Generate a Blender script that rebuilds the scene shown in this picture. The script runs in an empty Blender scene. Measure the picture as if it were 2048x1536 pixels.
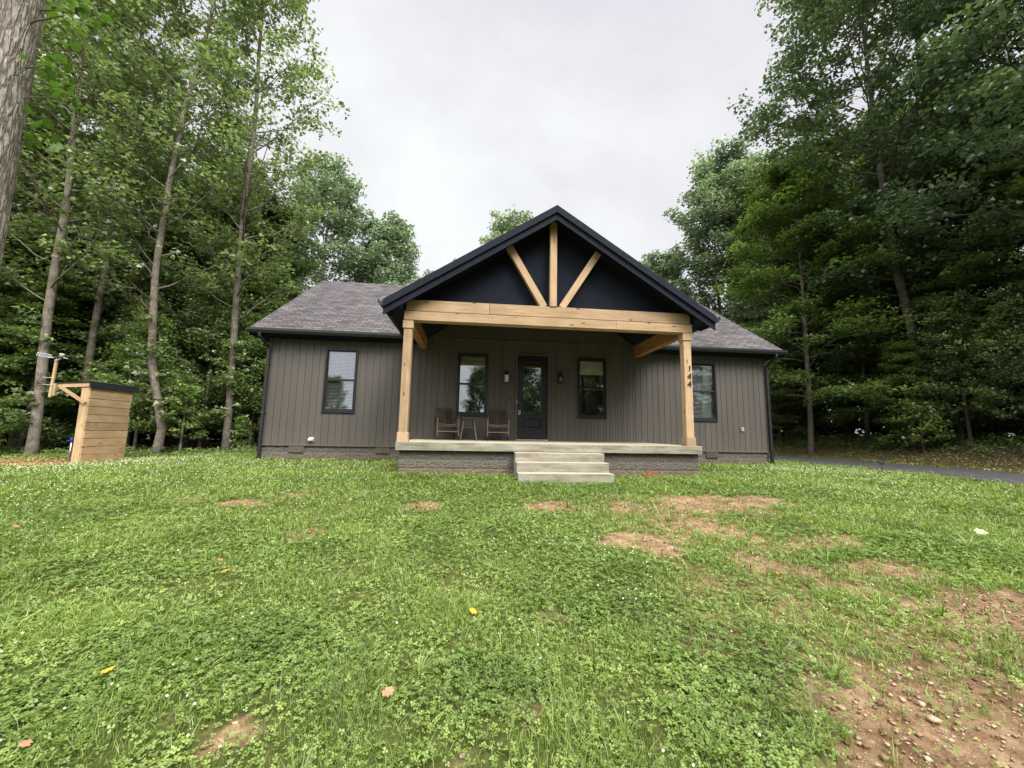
import bpy, math, random
import numpy as np
from mathutils import Vector, Matrix
random.seed(11)
SC = bpy.context.scene
COL = SC.collection
R = math.radians
rng = np.random.default_rng(7)

# ------------------------------------------------------------------ render / camera
SC.view_settings.view_transform = 'Standard'
SC.view_settings.look = 'None'
SC.view_settings.exposure = 0
SC.view_settings.gamma = 1
SC.cycles.max_bounces = 6
SC.cycles.diffuse_bounces = 3
SC.cycles.glossy_bounces = 3
SC.cycles.transmission_bounces = 4
SC.cycles.transparent_max_bounces = 8
SC.cycles.caustics_reflective = False
SC.cycles.caustics_refractive = False

yaw, pit, rol = R(5.811), R(7.098), R(1.09)
Fw = Vector((math.sin(yaw)*math.cos(pit), math.cos(yaw)*math.cos(pit), math.sin(pit)))
Rt = Vector((math.cos(yaw), -math.sin(yaw), 0))
Up = Rt.cross(Fw)
R2 = math.cos(rol)*Rt + math.sin(rol)*Up
U2 = -math.sin(rol)*Rt + math.cos(rol)*Up
cd = bpy.data.cameras.new('camera')
cam = bpy.data.objects.new('camera', cd)
COL.objects.link(cam)
m = Matrix.Identity(4)
for i in range(3):
    m[i][0] = R2[i]; m[i][1] = U2[i]; m[i][2] = -Fw[i]
m.translation = Vector((0, 0, 1.5))
cam.matrix_world = m
cd.sensor_width = 36
cd.sensor_fit = 'HORIZONTAL'
cd.lens = 36*777.694/2048
cd.clip_start = 0.05
cd.clip_end = 2000
SC.camera = cam

# ------------------------------------------------------------------ materials
def newmat(name):
    mt = bpy.data.materials.new(name); mt.use_nodes = True
    nt = mt.node_tree; nt.nodes.clear()
    out = nt.nodes.new('ShaderNodeOutputMaterial')
    return mt, nt, out
def N(nt, typ, **kw):
    n = nt.nodes.new(typ)
    for k, v in kw.items():
        if k.startswith('i_'):
            key = k[2:].replace('_', ' ')
            n.inputs[key].default_value = v
        else:
            setattr(n, k, v)
    return n
def L(nt, a, b): nt.links.new(a, b)
def ramp(nt, stops, interp='LINEAR'):
    r = nt.nodes.new('ShaderNodeValToRGB'); cr = r.color_ramp; cr.interpolation = interp
    while len(cr.elements) < len(stops): cr.elements.new(0.5)
    for e, (p, c) in zip(cr.elements, stops):
        e.position = p; e.color = (c[0], c[1], c[2], 1) if len(c) == 3 else c
    return r
def principled(nt, out, rough=.6, spec=.3, metal=0):
    b = nt.nodes.new('ShaderNodeBsdfPrincipled')
    b.inputs['Roughness'].default_value = rough
    b.inputs['Specular IOR Level'].default_value = spec
    b.inputs['Metallic'].default_value = metal
    L(nt, b.outputs[0], out.inputs[0])
    return b
def coords(nt, scale=(1,1,1), kind='Object', rand=False):
    tc = N(nt, 'ShaderNodeTexCoord'); mp = N(nt, 'ShaderNodeMapping')
    mp.inputs['Scale'].default_value = scale
    L(nt, tc.outputs[kind], mp.inputs['Vector'])
    if rand:
        oi = N(nt, 'ShaderNodeObjectInfo'); mu = N(nt, 'ShaderNodeMath', operation='MULTIPLY'); mu.inputs[1].default_value = 37.0
        L(nt, oi.outputs['Random'], mu.inputs[0]); cb = N(nt, 'ShaderNodeCombineXYZ')
        L(nt, mu.outputs[0], cb.inputs[0]); L(nt, mu.outputs[0], cb.inputs[2]); L(nt, cb.outputs[0], mp.inputs['Location'])
    return mp.outputs['Vector']
def noise(nt, vec, scale, detail=4, rough=.55, dist=0):
    n = N(nt, 'ShaderNodeTexNoise'); n.inputs['Scale'].default_value = scale
    n.inputs['Detail'].default_value = detail; n.inputs['Roughness'].default_value = rough
    n.inputs['Distortion'].default_value = dist
    if vec is not None: L(nt, vec, n.inputs['Vector'])
    return n
def bump(nt, height, bsdf, strength=.4, dist=.01):
    b = N(nt, 'ShaderNodeBump'); b.inputs['Strength'].default_value = strength; b.inputs['Distance'].default_value = dist
    L(nt, height, b.inputs['Height']); L(nt, b.outputs[0], bsdf.inputs['Normal'])
def mixc(nt, fac, a, b, blend='MIX'):
    x = N(nt, 'ShaderNodeMix', data_type='RGBA', blend_type=blend)
    for sock, v in ((x.inputs[0], fac), (x.inputs[6], a), (x.inputs[7], b)):
        if isinstance(v, (int, float)): sock.default_value = v
        elif isinstance(v, tuple): sock.default_value = (v[0], v[1], v[2], 1)
        else: L(nt, v, sock)
    return x.outputs[2]

def simple(name, c, rough=.6, spec=.3, metal=0, var=.15, scale=6, bmp=0, bscale=80):
    mt, nt, out = newmat(name); b = principled(nt, out, rough, spec, metal)
    v = coords(nt)
    n = noise(nt, v, scale, 5)
    r = ramp(nt, [(0.3, tuple(x*(1-var) for x in c)), (0.7, tuple(min(1, x*(1+var)) for x in c))])
    L(nt, n.outputs['Fac'], r.inputs[0]); L(nt, r.outputs[0], b.inputs['Base Color'])
    if bmp:
        n2 = noise(nt, v, bscale, 3); bump(nt, n2.outputs['Fac'], b, bmp, .004)
    return mt

def mat_siding():
    mt, nt, out = newmat('bronze_siding'); b = principled(nt, out, .55, .35)
    v = coords(nt, (1, 1, .12)); n = noise(nt, v, 3, 5)
    v2 = coords(nt, (60, 60, 6)); n2 = noise(nt, v2, 1, 3)
    r = ramp(nt, [(0.25, (.086, .077, .069)), (0.75, (.116, .105, .095))])
    L(nt, n.outputs['Fac'], r.inputs[0])
    # red soil splash and dust near the bottom
    tc = N(nt, 'ShaderNodeTexCoord'); sp = N(nt, 'ShaderNodeSeparateXYZ'); L(nt, tc.outputs['Object'], sp.inputs[0])
    mr = N(nt, 'ShaderNodeMapRange'); mr.inputs[1].default_value = 1.0; mr.inputs[2].default_value = .35
    L(nt, sp.outputs[2], mr.inputs[0])
    mu = N(nt, 'ShaderNodeMath', operation='MULTIPLY'); mu.inputs[1].default_value = .3
    L(nt, mr.outputs[0], mu.inputs[0])
    c = mixc(nt, mu.outputs[0], r.outputs[0], (.17, .145, .115))
    L(nt, c, b.inputs['Base Color']); bump(nt, n2.outputs['Fac'], b, .25, .003)
    return mt

def mat_shingle():
    mt, nt, out = newmat('asphalt_shingles'); b = principled(nt, out, .9, .15)
    tc = N(nt, 'ShaderNodeTexCoord')
    br = N(nt, 'ShaderNodeTexBrick'); L(nt, tc.outputs['UV'], br.inputs['Vector'])
    br.offset = .37; br.offset_frequency = 2; br.squash = 1
    for k, v in (('Scale', 1), ('Mortar Size', .011), ('Mortar Smooth', .2), ('Bias', 0), ('Brick Width', .27), ('Row Height', .142)):
        br.inputs[k].default_value = v
    br.inputs['Color1'].default_value = (.088, .083, .087, 1); br.inputs['Color2'].default_value = (.165, .156, .163, 1)
    br.inputs['Mortar'].default_value = (.018, .016, .018, 1)
    br2 = N(nt, 'ShaderNodeTexBrick'); mp = N(nt, 'ShaderNodeMapping'); mp.inputs['Location'].default_value = (.11, 0, 0)
    L(nt, tc.outputs['UV'], mp.inputs['Vector']); L(nt, mp.outputs[0], br2.inputs['Vector'])
    br2.offset = .61
    for k, v in (('Scale', 1), ('Mortar Size', 0), ('Brick Width', .41), ('Row Height', .142)):
        br2.inputs[k].default_value = v
    br2.inputs['Color1'].default_value = (.8, .8, .81, 1); br2.inputs['Color2'].default_value = (1.2, 1.18, 1.17, 1)
    c = mixc(nt, 1.0, br.outputs[0], br2.outputs[0], 'MULTIPLY')
    mp2 = N(nt, 'ShaderNodeMapping'); L(nt, tc.outputs['UV'], mp2.inputs['Vector'])
    g = noise(nt, mp2.outputs[0], 90, 2); gr = ramp(nt, [(.3, (.7, .7, .7)), (.7, (1.3, 1.3, 1.3))]); L(nt, g.outputs['Fac'], gr.inputs[0])
    c = mixc(nt, 1.0, c, gr.outputs[0], 'MULTIPLY')
    g2 = noise(nt, mp2.outputs[0], .7, 3); gr2 = ramp(nt, [(.3, (.85, .85, .86)), (.7, (1.12, 1.1, 1.1))]); L(nt, g2.outputs['Fac'], gr2.inputs[0])
    c = mixc(nt, 1.0, c, gr2.outputs[0], 'MULTIPLY')
    L(nt, c, b.inputs['Base Color'])
    # saw-tooth courses
    sp = N(nt, 'ShaderNodeSeparateXYZ'); L(nt, tc.outputs['UV'], sp.inputs[0])
    dv = N(nt, 'ShaderNodeMath', operation='DIVIDE'); dv.inputs[1].default_value = .142; L(nt, sp.outputs[1], dv.inputs[0])
    fr = N(nt, 'ShaderNodeMath', operation='FRACT'); L(nt, dv.outputs[0], fr.inputs[0])
    iv = N(nt, 'ShaderNodeMath', operation='SUBTRACT'); iv.inputs[0].default_value = 1; L(nt, fr.outputs[0], iv.inputs[1])
    ad = N(nt, 'ShaderNodeMath', operation='ADD'); L(nt, iv.outputs[0], ad.inputs[0]); L(nt, g.outputs['Fac'], ad.inputs[1])
    bump(nt, ad.outputs[0], b, .6, .01)
    return mt

def mat_timber(name, c1, c2, knots=True):
    mt, nt, out = newmat(name); b = principled(nt, out, .75, .2)
    v = coords(nt, (28, 28, 1.6), rand=True)
    n = noise(nt, v, 1, 6, .6, .6)
    r = ramp(nt, [(.25, c1), (.5, tuple((a+b_)/2 for a, b_ in zip(c1, c2))), (.78, c2)])
    L(nt, n.outputs['Fac'], r.inputs[0])
    v2 = coords(nt, (1.2, 1.2, 1.0), rand=True); n2 = noise(nt, v2, 1.5, 3)
    r2 = ramp(nt, [(.3, (.8, .78, .74)), (.7, (1.1, 1.08, 1.05))]); L(nt, n2.outputs['Fac'], r2.inputs[0])
    c = mixc(nt, 1.0, r.outputs[0], r2.outputs[0], 'MULTIPLY')
    if knots:
        v3 = coords(nt, (6, 6, 2.2), rand=True)
        vo = N(nt, 'ShaderNodeTexVoronoi'); vo.inputs['Scale'].default_value = 1.0; L(nt, v3, vo.inputs['Vector'])
        r3 = ramp(nt, [(0.05, (1, 1, 1)), (.15, (0, 0, 0))]); L(nt, vo.outputs['Distance'], r3.inputs[0])
        c = mixc(nt, r3.outputs[0], c, (.14, .065, .028))
    oi = N(nt, 'ShaderNodeObjectInfo'); ro_ = ramp(nt, [(0, (.84, .82, .78)), (1, (1.14, 1.12, 1.08))]); L(nt, oi.outputs['Random'], ro_.inputs[0])
    c = mixc(nt, 1.0, c, ro_.outputs[0], 'MULTIPLY')
    # rough sawn bands across
    v4 = coords(nt, (.5, .5, 55)); n4 = noise(nt, v4, 1, 2)
    ad = N(nt, 'ShaderNodeMath', operation='ADD'); L(nt, n.outputs['Fac'], ad.inputs[0]); L(nt, n4.outputs['Fac'], ad.inputs[1])
    L(nt, c, b.inputs['Base Color']); bump(nt, ad.outputs[0], b, .5, .006)
    return mt

def mat_concrete():
    mt, nt, out = newmat('porch_concrete'); b = principled(nt, out, .85, .2)
    v = coords(nt, (1, 1, 6)); n = noise(nt, v, 1.6, 6, .65)
    v2 = coords(nt, (1, 1, 1)); n2 = noise(nt, v2, 55, 4)
    r = ramp(nt, [(.32, (.19, .175, .125)), (.5, (.33, .31, .25)), (.68, (.45, .435, .385))])
    L(nt, n.outputs['Fac'], r.inputs[0])
    r2 = ramp(nt, [(.3, (.82, .82, .82)), (.7, (1.15, 1.15, 1.15))]); L(nt, n2.outputs['Fac'], r2.inputs[0])
    c = mixc(nt, 1.0, r.outputs[0], r2.outputs[0], 'MULTIPLY')
    # upward faces paler and yellower
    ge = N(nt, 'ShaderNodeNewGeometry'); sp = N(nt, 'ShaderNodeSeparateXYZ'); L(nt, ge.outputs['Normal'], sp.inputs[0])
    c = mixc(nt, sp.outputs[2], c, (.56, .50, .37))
    L(nt, c, b.inputs['Base Color']); bump(nt, n2.outputs['Fac'], b, .5, .006)
    return mt

def mat_block():
    mt, nt, out = newmat('split_face_block'); b = principled(nt, out, .95, .1)
    tc = N(nt, 'ShaderNodeTexCoord'); v = coords(nt); n = noise(nt, v, 22, 5, .65)
    r = ramp(nt, [(.3, (.095, .088, .080)), (.7, (.20, .185, .168))]); L(nt, n.outputs['Fac'], r.inputs[0])
    sp = N(nt, 'ShaderNodeSeparateXYZ'); L(nt, tc.outputs['Object'], sp.inputs[0])
    nz = noise(nt, v, 2.5, 4); ad = N(nt, 'ShaderNodeMath', operation='MULTIPLY_ADD'); ad.inputs[1].default_value = -.45
    L(nt, nz.outputs['Fac'], ad.inputs[0]); L(nt, sp.outputs[2], ad.inputs[2])
    mr = N(nt, 'ShaderNodeMapRange'); mr.inputs[1].default_value = -.03; mr.inputs[2].default_value = -.25
    L(nt, ad.outputs[0], mr.inputs[0])
    mst = N(nt, 'ShaderNodeMath', operation='MULTIPLY'); mst.inputs[1].default_value = .55; L(nt, mr.outputs[0], mst.inputs[0])
    c = mixc(nt, mst.outputs[0], r.outputs[0], (.20, .14, .09))
    br = N(nt, 'ShaderNodeTexBrick'); L(nt, tc.outputs['UV'], br.inputs['Vector'])
    for k, vv in (('Scale', 1), ('Mortar Size', .006), ('Mortar Smooth', .1), ('Brick Width', .4), ('Row Height', .2)):
        br.inputs[k].default_value = vv
    br.inputs['Color1'].default_value = (.93, .93, .93, 1); br.inputs['Color2'].default_value = (1.08, 1.06, 1.04, 1); br.inputs['Mortar'].default_value = (1.15, 1.08, .98, 1)
    c = mixc(nt, 1.0, c, br.outputs[0], 'MULTIPLY')
    L(nt, c, b.inputs['Base Color'])
    inv = N(nt, 'ShaderNodeMath', operation='MULTIPLY_ADD'); inv.inputs[1].default_value = -1.2
    L(nt, br.outputs['Fac'], inv.inputs[0]); L(nt, n.outputs['Fac'], inv.inputs[2])
    bump(nt, inv.outputs[0], b, .5, .02)
    return mt

def mat_glass(name='window_glass', refl=.5, tint=(.95, .97, .97)):
    mt, nt, out = newmat(name)
    tr = N(nt, 'ShaderNodeBsdfTransparent'); tr.inputs[0].default_value = (*tint, 1)
    gl = N(nt, 'ShaderNodeBsdfGlossy'); gl.inputs['Roughness'].default_value = .015; gl.inputs[0].default_value = (.95, .97, 1, 1)
    v = coords(nt); nz = noise(nt, v, 1.6, 2); bp = N(nt, 'ShaderNodeBump'); bp.inputs['Strength'].default_value = .05; bp.inputs['Distance'].default_value = .02
    L(nt, nz.outputs['Fac'], bp.inputs['Height']); L(nt, bp.outputs[0], gl.inputs['Normal'])
    lw = N(nt, 'ShaderNodeLayerWeight'); lw.inputs['Blend'].default_value = .25
    mr = N(nt, 'ShaderNodeMapRange'); mr.inputs[3].default_value = refl; mr.inputs[4].default_value = 1
    L(nt, lw.outputs['Fresnel'], mr.inputs[0])
    mx = N(nt, 'ShaderNodeMixShader'); L(nt, mr.outputs[0], mx.inputs[0]); L(nt, tr.outputs[0], mx.inputs[1]); L(nt, gl.outputs[0], mx.inputs[2])
    L(nt, mx.outputs[0], out.inputs[0])
    return mt

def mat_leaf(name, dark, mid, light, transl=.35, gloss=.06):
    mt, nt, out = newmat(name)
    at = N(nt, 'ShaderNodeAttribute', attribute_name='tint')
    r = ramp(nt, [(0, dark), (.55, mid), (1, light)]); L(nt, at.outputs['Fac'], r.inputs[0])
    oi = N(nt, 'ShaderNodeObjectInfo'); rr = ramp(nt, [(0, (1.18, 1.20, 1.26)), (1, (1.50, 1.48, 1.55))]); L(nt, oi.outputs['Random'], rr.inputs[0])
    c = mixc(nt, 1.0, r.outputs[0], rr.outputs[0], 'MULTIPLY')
    d = N(nt, 'ShaderNodeBsdfDiffuse'); L(nt, c, d.inputs[0])
    t = N(nt, 'ShaderNodeBsdfTranslucent')
    c2 = mixc(nt, 1.0, c, (1.2, 1.32, .75), 'MULTIPLY'); L(nt, c2, t.inputs[0])
    mx = N(nt, 'ShaderNodeMixShader'); mx.inputs[0].default_value = transl
    L(nt, d.outputs[0], mx.inputs[1]); L(nt, t.outputs[0], mx.inputs[2])
    g = N(nt, 'ShaderNodeBsdfGlossy'); g.inputs['Roughness'].default_value = .45; g.inputs[0].default_value = (.8, .85, .8, 1)
    mx2 = N(nt, 'ShaderNodeMixShader'); mx2.inputs[0].default_value = gloss
    L(nt, mx.outputs[0], mx2.inputs[1]); L(nt, g.outputs[0], mx2.inputs[2]); L(nt, mx2.outputs[0], out.inputs[0])
    return mt

def mat_bark(name, c1, c2, lich=(.33, .33, .29), streak=4):
    mt, nt, out = newmat(name); b = principled(nt, out, .95, .1)
    v = coords(nt, (1, 1, .22)); n = noise(nt, v, 26, 6, .7, .4)
    r = ramp(nt, [(.32, c1), (.62, c2)]); L(nt, n.outputs['Fac'], r.inputs[0])
    v2 = coords(nt, (1, 1, 1)); n2 = noise(nt, v2, 3.2, 5, .7)
    r2 = ramp(nt, [(.55, (0, 0, 0)), (.72, (1, 1, 1))]); L(nt, n2.outputs['Fac'], r2.inputs[0])
    mu = N(nt, 'ShaderNodeMath', operation='MULTIPLY'); mu.inputs[1].default_value = .6; L(nt, r2.outputs[0], mu.inputs[0])
    c = mixc(nt, mu.outputs[0], r.outputs[0], lich)
    v3 = coords(nt, (.4, .4, 1)); n3 = noise(nt, v3, 2.6, 4)
    r3 = ramp(nt, [(.35, (.6, .6, .6)), (.65, (1.15, 1.15, 1.15))]); L(nt, n3.outputs['Fac'], r3.inputs[0])
    c = mixc(nt, 1.0, c, r3.outputs[0], 'MULTIPLY')
    L(nt, c, b.inputs['Base Color']); bump(nt, n.outputs['Fac'], b, .8, .03)
    return mt

def mat_ground():
    mt, nt, out = newmat('lawn_soil'); b = principled(nt, out, .95, .1)
    v = coords(nt); n = noise(nt, v, 9, 8, .7)
    soil = ramp(nt, [(.25, (.18, .105, .060)), (.5, (.42, .27, .165)), (.75, (.62, .47, .33))]); L(nt, n.outputs['Fac'], soil.inputs[0])
    thatch = ramp(nt, [(.3, (.06, .075, .02)), (.55, (.12, .145, .04)), (.75, (.19, .17, .075))]); L(nt, n.outputs['Fac'], thatch.inputs[0])
    litter = ramp(nt, [(.3, (.045, .03, .018)), (.55, (.12, .075, .045)), (.75, (.22, .13, .08))]); L(nt, n.outputs['Fac'], litter.inputs[0])
    a1 = N(nt, 'ShaderNodeAttribute', attribute_name='soil'); a2 = N(nt, 'ShaderNodeAttribute', attribute_name='wood')
    ns = noise(nt, v, 14, 6, .75); ms = N(nt, 'ShaderNodeMath', operation='MULTIPLY_ADD'); ms.inputs[1].default_value = 2.2; ms.inputs[2].default_value = -1.45
    L(nt, ns.outputs['Fac'], ms.inputs[0]); m2 = N(nt, 'ShaderNodeMath', operation='MULTIPLY_ADD', use_clamp=True); m2.inputs[1].default_value = 1.75
    L(nt, a1.outputs['Fac'], m2.inputs[0]); L(nt, ms.outputs[0], m2.inputs[2])
    dk = noise(nt, v, 2.5, 3); dr_ = ramp(nt, [(.35, (.62, .58, .55)), (.65, (1.1, 1.1, 1.1))]); L(nt, dk.outputs['Fac'], dr_.inputs[0])
    sc_ = mixc(nt, 1.0, soil.outputs[0], dr_.outputs[0], 'MULTIPLY')
    c = mixc(nt, m2.outputs[0], thatch.outputs[0], sc_)
    c = mixc(nt, a2.outputs['Fac'], c, litter.outputs[0])
    L(nt, c, b.inputs['Base Color'])
    n2 = noise(nt, v, 60, 5, .7); ad = N(nt, 'ShaderNodeMath', operation='ADD'); L(nt, n.outputs['Fac'], ad.inputs[0]); L(nt, n2.outputs['Fac'], ad.inputs[1])
    bump(nt, ad.outputs[0], b, .8, .03)
    return mt

def mat_attr(name, stops, rough=.8, transl=0.0, attr='tint', spec=.1):
    mt, nt, out = newmat(name)
    at = N(nt, 'ShaderNodeAttribute', attribute_name=attr); r = ramp(nt, stops); L(nt, at.outputs['Fac'], r.inputs[0])
    if transl:
        d = N(nt, 'ShaderNodeBsdfDiffuse'); L(nt, r.outputs[0], d.inputs[0])
        t = N(nt, 'ShaderNodeBsdfTranslucent'); c2 = mixc(nt, 1.0, r.outputs[0], (1.2, 1.3, .6), 'MULTIPLY'); L(nt, c2, t.inputs[0])
        mx = N(nt, 'ShaderNodeMixShader'); mx.inputs[0].default_value = transl
        L(nt, d.outputs[0], mx.inputs[1]); L(nt, t.outputs[0], mx.inputs[2])
        g = N(nt, 'ShaderNodeBsdfGlossy'); g.inputs['Roughness'].default_value = .4
        mx2 = N(nt, 'ShaderNodeMixShader'); mx2.inputs[0].default_value = .04
        L(nt, mx.outputs[0], mx2.inputs[1]); L(nt, g.outputs[0], mx2.inputs[2]); L(nt, mx2.outputs[0], out.inputs[0])
    else:
        b = principled(nt, out, rough, spec); L(nt, r.outputs[0], b.inputs['Base Color'])
    return mt

M = {}
M['siding'] = mat_siding()
M['shingle'] = mat_shingle()
M['cedar'] = mat_timber('rough_cedar', (.43, .30, .19), (.66, .50, .335))
M['cedar_shaded'] = mat_timber('rough_cedar_shade', (.36, .19, .085), (.52, .31, .155))  # darker cedar copy; shade under the roofs mixed into its colour
M['plank'] = mat_timber('shed_plank', (.40, .28, .165), (.63, .48, .31))
M['teak'] = mat_timber('dark_teak', (.038, .030, .027), (.090, .070, .060), knots=False)
M['teakworn'] = mat_timber('worn_teak', (.085, .070, .060), (.155, .128, .112), knots=False)
M['concrete'] = mat_concrete()
M['block'] = mat_block()
M['black'] = simple('black_aluminium', (.016, .017, .021), .35, .5, var=.2)
M['fascia'] = simple('black_fascia_metal', (.020, .024, .040), .75, .12, var=.15)
M['soffit'] = simple('black_vinyl_soffit', (.026, .033, .051), .85, .08, var=.12)
M['frame'] = simple('black_window_frame', (.010, .012, .016), .35, .5)
M['door'] = simple('black_door_paint', (.012, .014, .020), .3, .5)
M['glass'] = mat_glass('window_glass', .28)
M['glassdark'] = mat_glass('low_reflection_glass', .11)  # same glass with a weaker mirror reflection
M['blind'] = simple('white_blind', (.88, .90, .90), .6)
M['shade'] = simple('sage_roman_shade', (.78, .88, .70), .8, bmp=.2)
M['curtain'] = simple('pale_green_curtain', (.42, .52, .45), .9)
M['dark'] = simple('dark_interior', (.02, .02, .022), .9)
M['white'] = simple('white_plastic', (.75, .75, .73), .5)
M['greyp'] = simple('grey_plastic', (.40, .40, .40), .5)
M['steel'] = simple('galvanised_steel', (.42, .42, .44), .35, .5, .8)
M['blue'] = simple('blue_enamel', (.010, .035, .16), .4)
M['clear'] = mat_glass('lamp_glass', .07, (.9, .9, .9))
M['clearcup'] = simple('pale_clear_plastic', (.42, .44, .48), .15, .6)
M['bulb'] = simple('frosted_bulb', (.8, .8, .76), .3)
M['asphalt'] = simple('driveway_asphalt', (.060, .058, .060), .9, .2, var=.25, scale=3, bmp=.7, bscale=160)
M['felt'] = simple('black_roofing_felt', (.022, .024, .028), .8, .2, bmp=.3)
M['rubber'] = simple('black_rubber', (.02, .02, .02), .6)
M['redsoil'] = simple('red_clay', (.14, .066, .036), .95, .1, var=.45, scale=30, bmp=.9, bscale=60)
M['bark'] = mat_bark('grey_brown_bark', (.075, .064, .05), (.20, .18, .15))
M['barkpale'] = mat_bark('pale_poplar_bark', (.10, .086, .07), (.27, .24, .20), (.36, .35, .32))
def mat_bark_big():
    mt, nt, out = newmat('furrowed_bark'); b = principled(nt, out, .95, .1)
    v = coords(nt, (1, 1, .16)); nd = noise(nt, v, 9, 4, .6); 
    vo = N(nt, 'ShaderNodeTexVoronoi', feature='DISTANCE_TO_EDGE'); vo.inputs['Scale'].default_value = 34
    mx_ = N(nt, 'ShaderNodeMix', data_type='VECTOR'); mx_.inputs[0].default_value = .12; L(nt, v, mx_.inputs[4]); L(nt, nd.outputs['Color'], mx_.inputs[5]); L(nt, mx_.outputs[1], vo.inputs['Vector'])
    r1 = ramp(nt, [(0, (.085, .075, .066)), (.10, (.15, .135, .12)), (.35, (.22, .205, .185))]); L(nt, vo.outputs['Distance'], r1.inputs[0])
    v2 = coords(nt); n2 = noise(nt, v2, 5, 6, .7); r2 = ramp(nt, [(.35, (.6, .58, .56)), (.65, (1.25, 1.25, 1.22))]); L(nt, n2.outputs['Fac'], r2.inputs[0])
    n3 = noise(nt, v2, 70, 4, .7); r3 = ramp(nt, [(.3, (.7, .7, .7)), (.7, (1.3, 1.3, 1.3))]); L(nt, n3.outputs['Fac'], r3.inputs[0])
    c = mixc(nt, 1.0, r1.outputs[0], r2.outputs[0], 'MULTIPLY'); c = mixc(nt, 1.0, c, r3.outputs[0], 'MULTIPLY')
    L(nt, c, b.inputs['Base Color']); mr = N(nt, 'ShaderNodeMapRange'); mr.inputs[2].default_value = .3; L(nt, vo.outputs['Distance'], mr.inputs[0])
    bump(nt, mr.outputs[0], b, .6, .02); return mt
M['barkbig'] = mat_bark_big()
M['barkdark'] = mat_bark('dark_bark', (.045, .038, .03), (.12, .10, .08), (.2, .2, .17))
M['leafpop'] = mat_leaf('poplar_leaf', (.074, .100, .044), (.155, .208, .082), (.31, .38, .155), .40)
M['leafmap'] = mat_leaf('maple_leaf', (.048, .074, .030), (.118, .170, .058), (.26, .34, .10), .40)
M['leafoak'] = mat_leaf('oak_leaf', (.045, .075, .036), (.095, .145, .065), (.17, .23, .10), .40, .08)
M['leaffar'] = mat_leaf('haze_tinted_leaf', (.085, .12, .075), (.17, .225, .145), (.29, .36, .23), .35, .08)  # distance haze painted in as paler leaf colours
M['leafdark'] = mat_leaf('shade_darkened_leaf', (.032, .050, .022), (.080, .115, .046), (.17, .23, .08), .36, .04)  # shade of the inner wood put into darker leaf colours
M['leafbright'] = mat_leaf('yellow_green_poplar_leaf', (.055, .11, .014), (.11, .19, .025), (.18, .27, .045), .5)  # yellow-green leaves of the near poplar
M['leafshrub'] = mat_leaf('shrub_leaf', (.050, .085, .022), (.125, .185, .045), (.25, .33, .085), .42)
M['ground'] = mat_ground()
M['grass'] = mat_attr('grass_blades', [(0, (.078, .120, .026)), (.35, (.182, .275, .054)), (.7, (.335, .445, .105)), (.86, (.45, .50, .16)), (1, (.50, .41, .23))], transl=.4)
M['clover'] = mat_attr('clover_leaves', [(0, (.080, .130, .030)), (.5, (.175, .265, .060)), (1, (.37, .47, .13))], transl=.3)
M['flower'] = mat_attr('clover_flower_heads', [(0, (.45, .45, .30)), (1, (.85, .84, .72))], transl=.15)
M['rubble'] = mat_attr('clay_rubble_stones', [(0, (.14, .08, .045)), (.5, (.33, .21, .13)), (1, (.52, .41, .29))])
M['leafyellow'] = simple('fallen_yellow_leaf', (.85, .45, .04), .6, var=.25, scale=30)
M['leaftan'] = simple('fallen_tan_leaf', (.36, .19, .11), .7, var=.25, scale=30)
M['leafpale'] = simple('fallen_green_leaf', (.45, .58, .30), .6, var=.2, scale=20)

def dim(key, k):
    nt = M[key].node_tree
    b = next(n for n in nt.nodes if n.bl_idname in ('ShaderNodeBsdfPrincipled',)); sk = b.inputs['Base Color']
    src = sk.links[0].from_socket; c = mixc(nt, 1.0, src, (k, k, k), 'MULTIPLY'); L(nt, c, sk)
for key, k in (('siding', .80), ('cedar', .70), ('cedar_shaded', .72), ('plank', .82), ('shingle', .74), ('concrete', .74), ('block', .80), ('ground', .80), ('barkbig', 1.7), ('asphalt', 1.15),
               ('fascia', .62), ('soffit', .42), ('door', .8), ('frame', .8), ('rubble', .95), ('leafyellow', .75), ('leafpale', .75), ('white', .85)): dim(key, k)

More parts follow.
